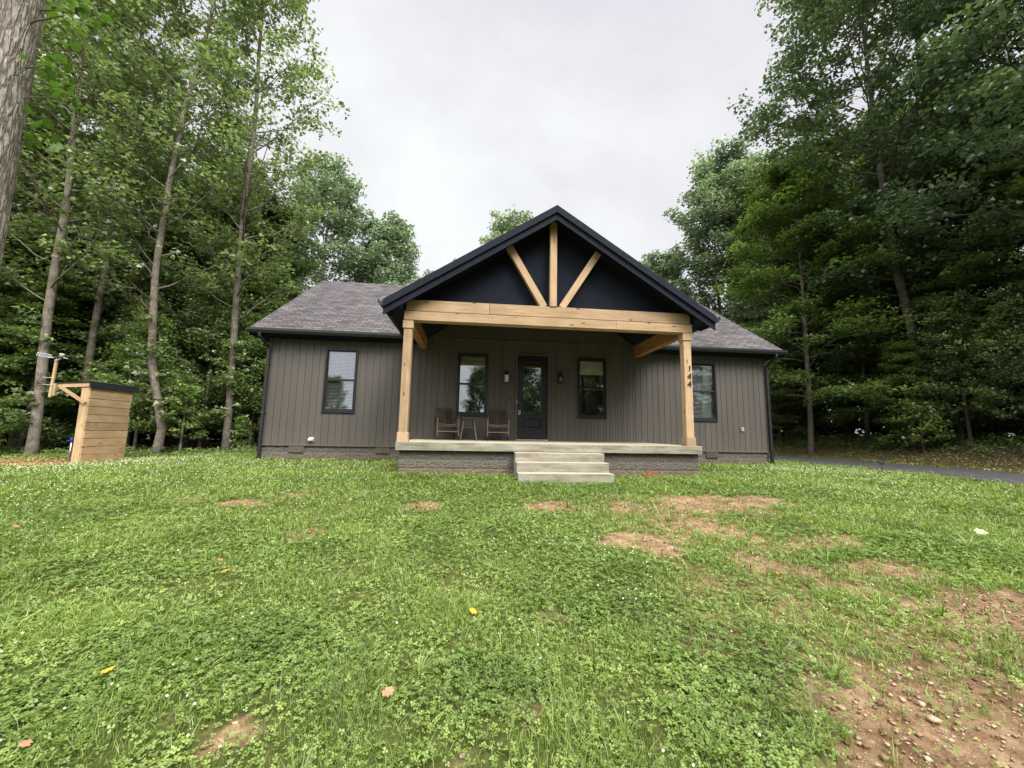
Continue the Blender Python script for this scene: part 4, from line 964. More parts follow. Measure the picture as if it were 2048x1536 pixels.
# main roof
EY, EZ, SL = 11.40, 4.30, .6856; RY = 16.19; RZ = EZ+SL*(RY-EY); GX0, GX1 = XL-.39, XR+.39
def slope_slab(x0, x1, y0, z0, y1, z1, t):
    return MB().add([(x0,y0,z0),(x1,y0,z0),(x1,y1,z1),(x0,y1,z1),(x0,y0,z0-t),(x1,y0,z0-t),(x1,y1,z1-t),(x0,y1,z1-t)],
                    [(0,1,2,3),(7,6,5,4),(0,4,5,1),(1,5,6,2),(2,6,7,3),(3,7,4,0)])
mr_ = slope_slab(GX0, -1.46, EY-.06, EZ-.04, RY, RZ, .05)
for q in (slope_slab(5.16, GX1, EY-.06, EZ-.04, RY, RZ, .05), slope_slab(-1.46, 5.16, 12.1, EZ+SL*(12.1-EY), RY, RZ, .05)): mr_.add(q.v, q.f)
sb = slope_slab(GX0, GX1, 21.0, EZ, RY, RZ, .05); mr_.add(sb.v, sb.f)
sl_len = math.sqrt(1+SL*SL)
mr_.build('roof', M['shingle'], house, HO, uv=lambda v: (v.x+20, (v.y-EY)*sl_len+20))
for xs in (GX0+.01, GX1-.035):
    fa = MB()
    for sg, ye in ((1, EY), (-1, 20.98)):
        fa.add([(xs, ye, EZ-.055), (xs+.025, ye, EZ-.055), (xs+.025, RY, RZ-.055), (xs, RY, RZ-.055), (xs, ye, EZ-.25), (xs+.025, ye, EZ-.25), (xs+.025, RY, RZ-.25), (xs, RY, RZ-.25)],
               [(0,1,2,3),(7,6,5,4),(0,4,5,1),(1,5,6,2),(2,6,7,3),(3,7,4,0)])
    fa.build('rake_board', M['fascia'], house, HO)
MB().box(GX0+.01, -2.0, EY+.0, EY+.025, EZ-.19, EZ-.03).build('fascia', M['fascia'], house, HO); MB().box(5.74, GX1-.01, EY+.0, EY+.025, EZ-.19, EZ-.03).build('fascia', M['fascia'], house, HO)
for q in ((GX0+.03, -1.62, XL), (5.35, GX1-.03, XR)):
    so = MB().box(q[0], q[1], EY+.02, YW+.02, EZ-.20, EZ-.18)
    so.box(*((q[0], XL) if q[2] == XL else (XR, q[1])), YW+.02, 20.9, EZ-.20, EZ-.18)
    so.build('soffit', M['soffit'], house, HO)
def gutter(x0, x1):
    prof = [(EY, EZ-.03), (EY, EZ-.15), (EY-.085, EZ-.15), (EY-.125, EZ-.08), (EY-.125, EZ-.015), (EY-.112, EZ-.015), (EY-.112, EZ-.06), (EY-.012, EZ-.06), (EY-.012, EZ-.03)]
    return MB().prism(prof, 'x', x0, x1)
gutter(GX0-.01, -2.02).build('gutter', M['black'], house, HO); gutter(5.76, GX1+.01).build('gutter', M['black'], house, HO)
def downspout(x0, xw):
    mb = MB(); zt = EZ-.15
    mb.bar((x0, EY-.06, zt+.01), (x0, EY-.05, zt-.10), .075, .075, (0, 1, 0)); mb.bar((x0, EY-.05, zt-.08), (xw, YW-.06, zt-.36), .075, .075, (1, 0, 0)); mb.bar((xw, YW-.06, zt-.34), (xw, YW-.06, gzf(xw, YW)+.02), .085, .07, (0, 1, 0))
    for zz in (3.3, 1.9): mb.box(xw-.055, xw+.055, YW-.105, YW-.0, zz, zz+.03)
    o = mb.build('downspout', M['black'], house, HO, bevel=.01); return o
downspout(XL-.06, XL+.035); downspout(XR+.05, XR-.01)

# porch roof
PY0, PY1 = 8.504, 15.6; HWX = 3.881
pr = MB(); ps_len = math.sqrt(1+PS*PS)
for sg in (-1, 1):
    xe = PC+sg*(HWX+.03); ze = PZ-PS*(HWX+.03)
    a = [(PC, PY0-.012, PZ), (xe, PY0-.012, ze), (xe, PY1, ze), (PC, PY1, PZ)]
    vs = a+[(p[0], p[1], p[2]-.045) for p in a]
    pr.add(vs, [(0,1,2,3),(7,6,5,4),(0,4,5,1),(1,5,6,2),(2,6,7,3),(3,7,4,0)])
pr.build('porch_roof', M['shingle'], house, HO, uv=lambda v: (v.y+20, (HWX-abs(v.x-PC))*ps_len+20))
# rake fascia in two steps with boxed returns
def rake(y0, y1, o0, o1, name, mat, xin=0):
    mb = MB()
    for sg in (-1, 1):
        xe = PC+sg*(HWX-xin); ze = PZ-PS*(HWX-xin)
        mb.add([(PC,y0,PZ-o0),(xe,y0,ze-o0),(xe,y0,ze-o1),(PC,y0,PZ-o1),(PC,y1,PZ-o0),(xe,y1,ze-o0),(xe,y1,ze-o1),(PC,y1,PZ-o1)],
               [(0,1,2,3),(7,6,5,4),(0,4,5,1),(1,5,6,2),(2,6,7,3),(3,7,4,0)])
    return mb.build(name, mat, house, HO, bevel=.004)
rake(8.482, 8.56, -.006, .175, 'rake_trim', M['fascia'])
rake(8.535, 8.565, .173, .34, 'rake_fascia', M['fascia'])
ss = MB(); 
for sg in (-1, 1):   # soffit below the front overhang
    xe = PC+sg*(HWX-.02); ze = PZ-PS*(HWX-.02)
    a = [(PC, 8.56, PZ-.21), (xe, 8.56, ze-.21), (xe, 9.13, ze-.21), (PC, 9.13, PZ-.21)]; vs = a+[(p[0], p[1], p[2]-.015) for p in a]
    ss.add(vs, [(0,1,2,3),(7,6,5,4),(0,4,5,1),(1,5,6,2),(2,6,7,3),(3,7,4,0)])
    # vaulted ceiling inside the porch
    xc = PC+sg*3.42; a = [(PC, 9.16, PZ-.45), (xc, 9.16, ceil(xc)), (xc, 11.8, ceil(xc)), (PC, 11.8, PZ-.45)]; vs = a+[(p[0], p[1], p[2]+.03) for p in a]
    ss.add(vs, [(3,2,1,0),(4,5,6,7),(0,1,5,4),(1,2,6,5),(2,3,7,6),(3,0,4,7)])
ss.build('porch_ceiling', M['soffit'], house, HO)
for sg in (-1, 1):   # boxed side eaves, underside level
    xo, xi = PC+sg*HWX, PC+sg*(HWX-.40); zo = PZ-PS*HWX
    poly = [(xo, zo-.05), (xo, zo-.13), (xi, zo-.13), (xi, zo+.2)]; eb = MB()
    if sg > 0: poly = poly[::-1]
    eb.prism(poly, 'y', 8.57, 12.2)
    pk = [(xo-sg*.09, zo-.02), (xo-sg*.09, zo-.125), (xi+sg*.03, zo-.125), (xi+sg*.03, zo+.02)]
    eb.prism(pk if sg < 0 else pk[::-1], 'y', 8.545, 8.572)
    eb.build('porch_eave', M['fascia'], house, HO, bevel=.003)
for sg in (-1, 1):
    xo = PC+sg*HWX; zo = PZ-PS*HWX
    prof = [(xo, zo-.02), (xo, zo-.13), (xo+sg*.07, zo-.13), (xo+sg*.115, zo-.07), (xo+sg*.115, zo+.0), (xo+sg*.10, zo+.0), (xo+sg*.10, zo-.05), (xo+sg*.01, zo-.05), (xo+sg*.01, zo-.02)]
    MB().prism(prof, 'y', 8.50, 11.5).build('porch_gutter', M['black'], house, HO)
# dark panel closing the gable behind the truss
gp = MB().prism([(PC-3.2, 4.40), (PC+3.2, 4.40), (PC+3.2, PZ-PS*3.2-.2), (PC, PZ-.2), (PC-3.2, PZ-PS*3.2-.2)], 'y', 9.09, 9.12)
gp.build('gable_panel', M['soffit'], house, HO)
for k_ in range(1, 14):
    pass
# timber frame
yc = 8.85
def chamfer_beam(name, x0, x1, y0, y1, z0, z1, ch, mat, end=0):
    ln = x1-x0; hz_ = (z1-z0)/2; yh = (y1-y0)/2
    poly = [(-hz_, 0), (hz_, 0+ch*.9) if ch else (hz_, 0), (hz_, ln-ch*.9) if ch else (hz_, ln), (-hz_, ln)]
    if ch: poly = [(-hz_, 0), (hz_-ch, 0), (hz_, ch*.9), (hz_, ln), (-hz_, ln)] if end == 0 else [(-hz_, 0), (hz_, 0), (hz_, ln-ch*.9), (hz_-ch, ln), (-hz_, ln)]
    vs = [(q[0], -yh, q[1]) for q in poly]+[(q[0], yh, q[1]) for q in poly]; n_ = len(poly)
    mb = MB().add(vs, [tuple(range(n_))[::-1], tuple(range(n_, 2*n_))]+[(i_, (i_+1) % n_, (i_+1) % n_+n_, i_+n_) for i_ in range(n_)])
    o = mb.build(name, mat, house, bevel=.006)
    mm = Matrix(((0, 0, 1, x0-HO[0]), (0, 1, 0, (y0+y1)/2-HO[1]), (1, 0, 0, (z0+z1)/2-HO[2]), (0, 0, 0, 1)))
    o.matrix_local = mm; return o
chamfer_beam('porch_beam', -1.578, .33, yc, yc+.2, 4.236, 4.498, .09, M['cedar'])

chamfer_beam('porch_beam', .336, 5.302, yc, yc+.2, 4.236, 4.498, .09, M['cedar'], 1)
chamfer_beam('porch_beam', -1.605, 3.397, yc-.04, yc+.2, 4.005, 4.213, 0, M['cedar'])
chamfer_beam('porch_beam', 3.400, 5.320, yc-.04, yc+.2, 4.005, 4.213, 0, M['cedar'])
beam('king_post', house, (1.857, yc+.06, 4.50), (1.857, yc+.06, 6.68), .165, .17, M['cedar'], (0, 1, 0), off=HO)
beam('truss_brace', house, (1.640, yc+.075, 4.492), (.770, yc+.075, 5.965), .165, .14, M['cedar'], (0, 1, 0), off=HO)
beam('truss_brace', house, (2.070, yc+.075, 4.492), (2.985, yc+.075, 5.935), .165, .14, M['cedar'], (0, 1, 0), off=HO)
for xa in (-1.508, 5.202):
    beam('side_beam', house, (xa, 9.05, 4.16), (xa, YW-.002, 4.16), .19, .40, M['cedar_shaded'], (0, 0, 1), off=HO)
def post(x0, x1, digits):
    xm = (x0+x1)/2; w = x1-x0
    p = beam('porch_post', house, (xm, yc+w/2, 1.25), (xm, yc+w/2, 4.003), w, w, M['cedar'], (0, 1, 0), off=HO)
    for z0, z1 in ((1.257, 1.462), (3.82, 4.003)):
        c = beam('collar' if z0 > 2 else 'plinth', p, (0, 0, z0-1.25), (0, 0, z1-1.25), w+.048, w+.048, M['cedar'], (0, 1, 0), bevel=.005)
    return p
post(-1.600, -1.412, False); pR = post(5.106, 5.295, True)
# house number: 1 4 4 in black metal
def stroke(mb, a, b, w, x0, z0, s, sh=.12):
    y0 = 8.836; 
    def P(q): return Vector((x0+(q[0]+sh*q[1])*s, y0, z0+q[1]*s))
    A, B = P(a), P(b); mb.bar(A, B, w, .012, (0, 1, 0))
for ch, zc in (('1', 3.125), ('4', 2.940), ('4', 2.752)):
    mb = MB(); s = .125; x0 = 5.185 if ch == '1' else 5.165; z0 = zc-s/2
    if ch == '1':
        stroke(mb, (.35, 0), (.35, 1), .022, x0, z0, s); stroke(mb, (.12, .80), (.35, .98), .014, x0, z0, s)
    else:
        stroke(mb, (.55, 0), (.55, 1), .022, x0, z0, s); stroke(mb, (0, .3), (.55, 1), .014, x0, z0, s); stroke(mb, (-.02, .3), (.75, .3), .016, x0, z0, s)
        stroke(mb, (.38, .02), (.72, .02), .012, x0, z0, s)
    o = mb.build('house_number', M['black'], house, HO); o['label'] = 'black metal digit %s on the right porch post' % ch

# windows
def window(x0, x1, kind):
    z0, z1 = WZ0, WZ1; w = MB(); f = .052
    w.box(x0, x0+f, YW-.03, YW+.05, z0, z1); w.box(x1-f, x1, YW-.03, YW+.05, z0, z1)
    w.box(x0+f, x1-f, YW-.03, YW+.05, z1-f, z1); w.box(x0+f, x1-f, YW-.03, YW+.05, z0, z0+f)
    w.box(x0-.012, x1+.012, YW-.04, YW-.008, z0-.03, z0-.001)
    fr = w.build('window', M['frame'], house, HO, bevel=.004)
    zm = z0+(z1-z0)*.49; a, b = x0+f+.002, x1-f-.002
    for nm, u0, u1, yy in (('upper', zm+.02, z1-f-.002, YW+.012), ('lower', z0+f+.002, zm+.03, YW-.004)):
        s = MB(); t = .036
        s.box(a, a+t, yy, yy+.03, u0, u1); s.box(b-t, b, yy, yy+.03, u0, u1); s.box(a+t, b-t, yy, yy+.03, u1-t, u1); s.box(a+t, b-t, yy, yy+.03, u0, u0+t)
        s.build('sash', M['frame'], fr, HO, bevel=.003)
        g_ = MB().box(a+t, b-t, yy+.014, yy+.018, u0+t, u1-t); g_.build('pane', M['glass'] if kind in ('blind', 'left') else M['glassdark'], fr, HO)
    if kind in ('blind', 'curtain'):
        s = MB(); z = z0+.07
        while z < z1-.1:
            tl = .012 if kind == 'blind' else .009
            s.add([(x0+.07, YW+.075, z), (x1-.07, YW+.075, z), (x1-.07, YW+.105, z+tl*1.6), (x0+.07, YW+.105, z+tl*1.6)], [(0, 1, 2, 3)]); z += .042
        s.box(x0+.07, x1-.07, YW+.07, YW+.11, z1-.10, z1-.06); s.build('blind', M['blind'], fr, HO)
    if kind == 'curtain':
        s = MB(); n_ = 26; vs = []
        for i_ in range(n_+1):
            xx = x0+.62+(x1-.09-x0-.62)*i_/n_; yy = YW+.16+.02*math.sin(i_*1.5)
            xb = x0+.48+(x1-.09-x0-.48)*i_/n_
            vs += [(xb, yy, z0+.06), (xx, yy, z1-.1)]
        s.add(vs, [(2*i_, 2*i_+2, 2*i_+3, 2*i_+1) for i_ in range(n_)]); s.build('curtain', M['curtain'], fr, HO)
    if kind in ('left', 'shade'):
        s = MB(); zz = z1-.07
        for i_, hh_ in enumerate((.28, .06, .05, .04)):
            s.box(x0+.065, x1-.065, YW+.075-.006*i_, YW+.09, zz-hh_, zz); zz -= hh_+.004
        s.build('roman_shade', M['shade'], fr, HO, bevel=.004)
        c = MB().bar((x1-.17, YW+.07, zz), (x1-.17, YW+.07, zz-.45), .008, .008); c.build('pull_cord', M['blind'], fr, HO)
    return fr
window(*WINS[0], 'blind'); window(*WINS[1], 'left'); window(*WINS[2], 'shade'); window(*WINS[3], 'curtain')

# door
db = MB(); tb = MB()
tb.box(DX0-.065, DX0-.012, YW-.03, YW+.03, 1.262, DZ1+.065); tb.box(DX1+.012, DX1+.065, YW-.03, YW+.03, 1.262, DZ1+.065); tb.box(DX0-.012, DX1+.012, YW-.03, YW+.03, DZ1+.012, DZ1+.065)
tb.build('door_casing', M['siding'], house, HO, bevel=.005)
jb = MB(); jb.box(DX0-.012, DX0+.02, YW-.022, YW+.06, 1.28, DZ1+.012); jb.box(DX1-.02, DX1+.012, YW-.022, YW+.06, 1.28, DZ1+.012); jb.box(DX0+.02, DX1-.02, YW-.022, YW+.06, DZ1-.02, DZ1+.012)
jb.build('door_jamb', M['frame'], house, HO)
gx0, gx1, gz0, gz1 = 1.53, 2.128, 2.06, 3.70; yd = YW+.02
db.box(DX0+.022, gx0, yd, yd+.045, 1.30, DZ1-.022); db.box(gx1, DX1-.022, yd, yd+.045, 1.30, DZ1-.022); db.box(gx0, gx1, yd, yd+.045, gz1, DZ1-.022)
db.box(gx0, gx1, yd, yd+.045, 1.935, gz0); db.box(gx0, gx1, yd, yd+.045, 1.30, 1.635); db.box(gx0, gx1, yd+.02, yd+.045, 1.635, 1.935)
do = db.build('door', M['door'], house, HO)
pb = MB(); pb.add([(gx0+.05,yd-.002,1.685),(gx1-.05,yd-.002,1.685),(gx1-.05,yd-.002,1.885),(gx0+.05,yd-.002,1.885),(gx0+.02,yd+.02,1.655),(gx1-.02,yd+.02,1.655),(gx1-.02,yd+.02,1.915),(gx0+.02,yd+.02,1.915)],
       [(0,1,2,3),(0,4,5,1),(1,5,6,2),(2,6,7,3),(3,7,4,0)]); pb.build('panel', M['door'], do, HO)
ml = MB()
for (a, b, c_, d_) in ((gx0-.0, gx0+.03, gz0, gz1), (gx1-.03, gx1, gz0, gz1), (gx0+.03, gx1-.03, gz0, gz0+.03), (gx0+.03, gx1-.03, gz1-.03, gz1)): ml.box(a, b, yd-.012, yd+.04, c_, d_)
ml.build('glass_molding', M['door'], do, HO, bevel=.004)
MB().box(gx0+.03, gx1-.03, yd+.018, yd+.024, gz0+.03, gz1-.03).build('door_glass', mat_glass('dark_door_glass', .13), do, HO)
MB().lathe((0, 0, 0), [(.035, 0), (.035, .012), (.012, .014), (.012, .04), (.028, .045), (.03, .06), (.02, .072)], 14).build('handle', M['black'], do, smooth=True).matrix_local = Matrix(((1,0,0,1.442-HO[0]),(0,0,-1,yd-.001-HO[1]),(0,1,0,2.235-HO[2]),(0,0,0,1)))
MB().lathe((0, 0, 0), [(.033, 0), (.033, .02), (.026, .026)], 14).build('deadbolt', M['black'], do, smooth=True).matrix_local = Matrix(((1,0,0,1.442-HO[0]),(0,0,-1,yd-.001-HO[1]),(0,1,0,2.385-HO[2]),(0,0,0,1)))
MB().box(1.352, 1.368, YW-.032, YW-.022, 2.37, 2.47).build('door_sensor', M['white'], house, HO, bevel=.003)
MB().box(DX0-.01, DX1+.01, YW-.055, YW+.06, 1.262, 1.293).build('threshold', M['steel'], house, HO, bevel=.004)
# key box hanging on the handle
kb = empty('lockbox', (1.437, yd-.055, 2.04)); tag(kb, 'small grey key lockbox hanging from the front door handle', 'lockbox')
MB().box(-.032, .032, -.02, .02, 0, .125).build('body', M['greyp'], kb, bevel=.006)
MB().tube([(-.02, 0, .12), (-.02, 0, .175), (0, 0, .19), (.02, 0, .175), (.02, 0, .12)], .005, 8).build('shackle', M['steel'], kb, smooth=True)
mb = MB()
for i_ in range(2):
    for j_ in range(4): mb.box(-.018+i_*.02, -.004+i_*.02, -.024, -.0201, .02+j_*.022, .034+j_*.022)
mb.build('keypad', M['black'], kb)
# doorbell, sconces, outlet, hose outlet
dbl = MB().box(1.125, 1.170, YW-.03, YW-.001, 2.39, 2.53).build('doorbell', M['black'], house, HO, bevel=.008)
MB().tube([(1.147, YW-.0315, 2.425), (1.147, YW-.036, 2.425)], .012, 14).build('button', M['white'], dbl, HO)
def sconce(x, z0):
    fl = MB(); yb = YW-.001
    fl.box(x-.045, x+.045, yb-.02, yb, z0+.08, z0+.30)
    fl.tube([(x, yb-.02, z0+.27), (x, yb-.06, z0+.36), (x, yb-.11, z0+.38), (x, yb-.12, z0+.33)], .010, 8)
    fl.lathe((x, yb-.12, z0+.25), [(.085, 0), (.075, .02), (.035, .06), (.02, .10)], 4+8)
    fl.box(x-.068, x+.068, yb-.188, yb-.052, z0-.0, z0+.02)
    for a in (-1, 1):
        for b in (-1, 1): fl.box(x+a*.062-.006, x+a*.062+.006, yb-.12+b*.062-.006, yb-.12+b*.062+.006, z0+.02, z0+.25)
    o = fl.build('wall_lantern', M['black'], house, HO)
    g_ = MB(); g_.box(x-.055, x+.055, yb-.178, yb-.176, z0+.02, z0+.25); g_.box(x-.058, x-.056, yb-.178, yb-.062, z0+.02, z0+.25); g_.box(x+.056, x+.058, yb-.178, yb-.062, z0+.02, z0+.25)
    g_.build('lantern_glass', M['clear'], o, HO)
    MB().lathe((x, yb-.12, z0+.10), [(.008, 0), (.028, .025), (.030, .05), (.014, .085), (.014, .12)], 12).build('bulb', M['bulb'], o, HO, smooth=True)
    return o
sconce(1.015, 2.99); sconce(2.68, 3.02)
ob = MB(); ob.box(8.625, 8.715, YW-.05, YW-.001, 1.68, 1.80); o = ob.build('outlet_box', M['greyp'], house, HO, bevel=.008); o['label'] = 'grey covered outlet low on the right wall'
MB().box(8.650, 8.692, YW-.056, YW-.0501, 1.715, 1.775).build('cover', M['steel'], o, HO)
ob = MB(); ob.box(-4.605, -4.475, YW-.012, YW-.001, 1.13, 1.25); ob.prism([(YW-.012, 1.24), (YW-.11, 1.215), (YW-.11, 1.165), (YW-.012, 1.14)], 'x', -4.60, -4.48); o = ob.build('vent_hood', M['white'], house, HO, bevel=.006); o['label'] = 'white vent hood low on the left wall'

# porch slab, foundation and steps
sb_ = MB().box(-1.638, 5.452, 8.804, YW+.0, 1.070, 1.256).build('porch_slab', M['concrete'], house, HO, bevel=.008)
block_obj('porch_foundation', -1.575, 5.405, 8.93, YW-.05, .1, 1.069, 2, house)
steps = None
pst = empty('porch_steps', (1.96-HO[0], 8.8-HO[1], .5-HO[2])); pst.parent = house
SO = (1.96, 8.8, .5)
for i_, (za, zb) in enumerate(((.885, 1.066), (.69, .883), (.497, .688), (.2, .495))):
    y0 = 8.80-.30*(i_+1)
    if i_ == 3: y0 = 7.86
    MB().box(.965+.0*i_, 2.955+.0*i_, y0, 8.802 if i_ < 3 else 8.802, za, zb).build('step', M['concrete'], pst, SO, bevel=.007)

# ------------------------------------------------------------------ red clay mound by the porch
mbp = MB(); vs = []; fs = []; nr, na = 9, 28
for i_ in range(nr+1):
    for j_ in range(na):
        rr_ = i_/nr; a = 2*math.pi*j_/na; w_ = 1+.12*math.sin(3*a+1)+.06*random.uniform(-1, 1)
        xx = 4.06+.33*rr_*w_*math.cos(a); yy = 8.62+.20*rr_*w_*math.sin(a)
        vs.append((xx, yy, gzf(xx, yy)-.015+.185*(math.cos(rr_*math.pi)*.5+.5)+random.uniform(-.007, .007)))
for i_ in range(nr):
    for j_ in range(na): fs.append((i_*na+j_, i_*na+(j_+1) % na, (i_+1)*na+(j_+1) % na, (i_+1)*na+j_))
o = MB().add(vs, fs).build('soil_mound', M['redsoil'], smooth=True); tag(o, 'small mound of red clay against the porch foundation right of the steps', 'soil mound')

# ------------------------------------------------------------------ porch furniture
def rocker(loc, rz, label):
    e = empty('rocking_chair', loc, rz); tag(e, label, 'rocking chair', 'rocking chairs on the porch')
    W, Wd = M['teak'], M['teakworn']
    for s in (-1, 1):
        x = s*.29
        pts = [(x, -.42+.86*t_, .035+.10*(2*t_-1.05)**2) for t_ in [i_/8 for i_ in range(9)]]
        mb = MB()
        for a, b in zip(pts[:-1], pts[1:]): mb.bar(a, b, .032, .05, (0, 0, 1))
        mb.build('rocker', W, e)
        beam('front_leg', e, (x, -.27, .06), (x, -.25, .64), .034, .045, Wd, (0, 1, 0), .004)
        beam('rear_leg', e, (x, .28, .07), (x, .22, .64), .034, .045, W, (0, 1, 0), .004)
        beam('armrest', e, (x, -.34, .655), (x, .30, .635), .065, .026, W, (0, 0, 1), .006)
        beam('seat_rail', e, (x*.9, -.27, .41), (x*.9, .27, .345), .028, .06, W, (0, 0, 1), .004)
    beam('apron', e, (-.275, -.27, .385), (.275, -.27, .385), .035, .055, W, (0, 1, 0), .004)
    beam('stretcher', e, (-.275, -.265, .235), (.275, -.265, .235), .028, .045, Wd, (0, 1, 0), .004)
    beam('stretcher', e, (-.275, .25, .20), (.275, .25, .20), .028, .04, W, (0, 1, 0), .004)
    st = MB()
    for i_ in range(9):
        t_ = i_/8; y = -.285+t_*.53; z = .435-.07*t_; dip = .012
        st.bar((-.262, y, z+dip), (0, y, z-dip), .045, .016, (0, 0, 1)); st.bar((0, y, z-dip), (.262, y, z+dip), .045, .016, (0, 0, 1))
    st.build('seat', Wd, e)
    # back: leans backwards, chevron slats either side of a centre stile
    def B(u, v): return (u, .245+.20*v, .37+.53*v)
    bk = MB()
    bk.bar(B(-.245, 0), B(-.245, 1), .038, .026, (0, 1, 0)); bk.bar(B(.245, 0), B(.245, 1), .038, .026, (0, 1, 0)); bk.bar(B(-.262, 1), B(.262, 1), .05, .028, (0, 1, 0)); bk.bar(B(-.245, .02), B(.245, .02), .04, .026, (0, 1, 0)); 
    bk.build('back_frame', W, e)
    beam('centre_stile', e, B(0, .02), B(0, .98), .042, .03, W, (0, 1, 0), .003)
    ch = MB()
    for i_ in range(9):
        v0 = -.02+i_*.105
        for s in (-1, 1):
            v1 = min(v0+.27, .98)
            if v0 < .02: continue
            if v0+.0 > .9: continue
            f_ = (v1-v0)/.27; a = B(0, v0); b = B(s*.238*f_, v1); ch.bar(a, b, .036, .013, (0, 1, .4))
    for s in (-1, 1):
        for vv in (.06, .17): ch.bar(B(s*.12, vv+.02-.06), B(s*.238, vv+.14-.06), .034, .013, (0, 1, .4))
    ch.build('chevron_slats', W, e)
    return e
rocker((-.70, 11.12, 1.257), R(14), 'dark wooden rocking chair left of the little table, turned slightly toward it')
rocker((.75, 11.14, 1.257), R(-2), 'dark wooden rocking chair nearest the front door')
tb_ = empty('side_table', (-.09, 11.12, 1.257), R(6)); tag(tb_, 'small square wooden side table with splayed legs between the rocking chairs', 'side table')
s = MB()
for i_ in range(5): s.box(-.225+i_*.091, -.225+i_*.091+.084, -.21, .21, .60, .622)
s.build('tabletop', M['teak'], tb_, bevel=.003)
s = MB(); s.box(-.19, .19, -.18, -.155, .555, .598); s.box(-.19, .19, .155, .18, .555, .598); s.build('apron', M['teak'], tb_)
for sx in (-1, 1):
    for sy in (-1, 1): beam('leg', tb_, (sx*.225, sy*.18, 0), (sx*.135, sy*.14, .60), .036, .036, M['teakworn'] if sy < 0 else M['teak'], (0, 1, 0), .003)
s = MB(); s.bar((-.165, -.155, .36), (.165, -.155, .36), .03, .03); s.bar((-.165, .155, .36), (.165, .155, .36), .03, .03); s.build('stretcher', M['teak'], tb_)

# ------------------------------------------------------------------ lean-to cabinet by the wood
SX, SY0, SY1 = -11.20, 12.60, 14.02; sg0 = gzf(SX, 13)-.0
LO = (SX, SY0, sg0)
lt = empty('lean_to_shed', LO); tag(lt, 'narrow plank lean-to with a black felt roof overhanging to the left', 'shed')
bz = [.0]; random.seed(5)
zz = sg0-.02; i_ = 0
while zz < 2.60:
    hgt = .235; z1 = min(zz+hgt, 2.66)
    y1 = SY1+random.uniform(-.02, .03)
    lo = Vector((SX+.0, SY0+.005, 0))
    b = beam('plank', lt, (SX+.016, SY0+.0, (zz+z1)/2), (SX+.016, y1, (zz+z1)/2), z1-zz-.014, .032, M['plank'], (1, 0, 0), .004, off=LO)
    zz += hgt
beam('corner_post', lt, (SX-.105, SY0+.05, sg0-.05), (SX-.105, SY0+.05, 2.66), .20, .11, M['plank'], (0, 1, 0), .005, off=LO)
beam('corner_post', lt, (SX-.105, SY1-.06, sg0-.05), (SX-.105, SY1-.06, 2.62), .14, .11, M['plank'], (0, 1, 0), .005, off=LO)
beam('back_board', lt, (SX-.25, SY0+.12, sg0), (SX-.25, SY0+.12, 2.5), .05, .10, M['cedar_shaded'], (0, 1, 0), .004, off=LO)
for yy in (SY0+.0, SY1-.05):
    beam('rafter', lt, (SX+.0, yy-.02, 2.66), (SX-.90, yy-.02, 2.61), .04, .115, M['plank'], (0, 0, 1), .003, off=LO)
    beam('brace', lt, (SX-.02, yy-.062, 2.12), (SX-.72, yy-.062, 2.57), .04, .085, M['plank'], (0, 0, 1), .003, off=LO)
mb = MB(); mb.add([(SX-.93, SY0-.07, 2.66), (SX+.06, SY0-.07, 2.735), (SX+.06, SY1+.18, 2.735), (SX-.93, SY1+.18, 2.66), (SX-.93, SY0-.07, 2.685), (SX+.06, SY0-.07, 2.76), (SX+.06, SY1+.18, 2.76), (SX-.93, SY1+.18, 2.685)],
       [(3,2,1,0),(4,5,6,7),(0,1,5,4),(1,2,6,5),(2,3,7,6),(3,0,4,7)])
mb.box(SX+.045, SX+.075, SY0-.07, SY1+.18, 2.575, 2.765); mb.build('roof', M['felt'], lt, LO)
# pole and weather instruments bolted to the overhang
WO = (SX-.93, SY0-.07, 2.25)
ws = empty('weather_station', WO); tag(ws, 'grey weather instrument with clear looped cups on a thin wooden pole at the overhang', 'weather station')
beam('pole', ws, (WO[0]-.02, WO[1], 2.26), (WO[0]+.0, WO[1], 3.33), .062, .045, M['plank'], (0, 1, 0), .004, off=WO)
beam('pole_block', ws, (WO[0]+.075, WO[1], 2.30), (WO[0]+.075, WO[1], 2.66), .07, .05, M['plank'], (0, 1, 0), .004, off=WO)
hx, hy, hz_ = WO[0], WO[1], 3.33
mb = MB().lathe((hx, hy, hz_), [(.05, 0), (.05, .012), (.02, .02), (.02, .075)], 12); mb.build('mount', M['white'], ws, WO, smooth=True)
mb = MB(); mb.box(hx-.13, hx+.20, hy-.055, hy+.055, hz_+.075, hz_+.115); mb.build('housing', M['black'], ws, WO, bevel=.01)
mb = MB().box(hx-.16, hx-.02, hy-.065, hy-.055, hz_+.075, hz_+.09); mb.build('trim_strip', M['white'], ws, WO)
mb = MB().lathe((hx+.12, hy, hz_+.115), [(.055, 0), (.055, .085), (.045, .10), (.02, .105)], 16); mb.build('rain_gauge', M['greyp'], ws, WO, smooth=True)
mb = MB()
for i_ in range(5):
    cx_, cz_ = hx-.20-.075*i_, hz_+.125+.012*i_
    for sg in (-1, 1):
        pts = [(cx_+.045*math.cos(a), hy+.02*math.sin(a), cz_+sg*.018+.035*math.sin(a)) for a in [k_*math.pi/4 for k_ in range(9)]]
        mb.tube(pts, .006, 6)
    mb.lathe((cx_, hy-.01, cz_+.02), [(.004, 0), (.018, .012), (.018, .03), (.006, .04)], 8)
mb.tube([(hx-.13, hy, hz_+.10), (hx-.35, hy, hz_+.12), (hx-.55, hy, hz_+.16)], .007, 6)
mb.build('clear_cups', M['clearcup'], ws, WO, smooth=True)
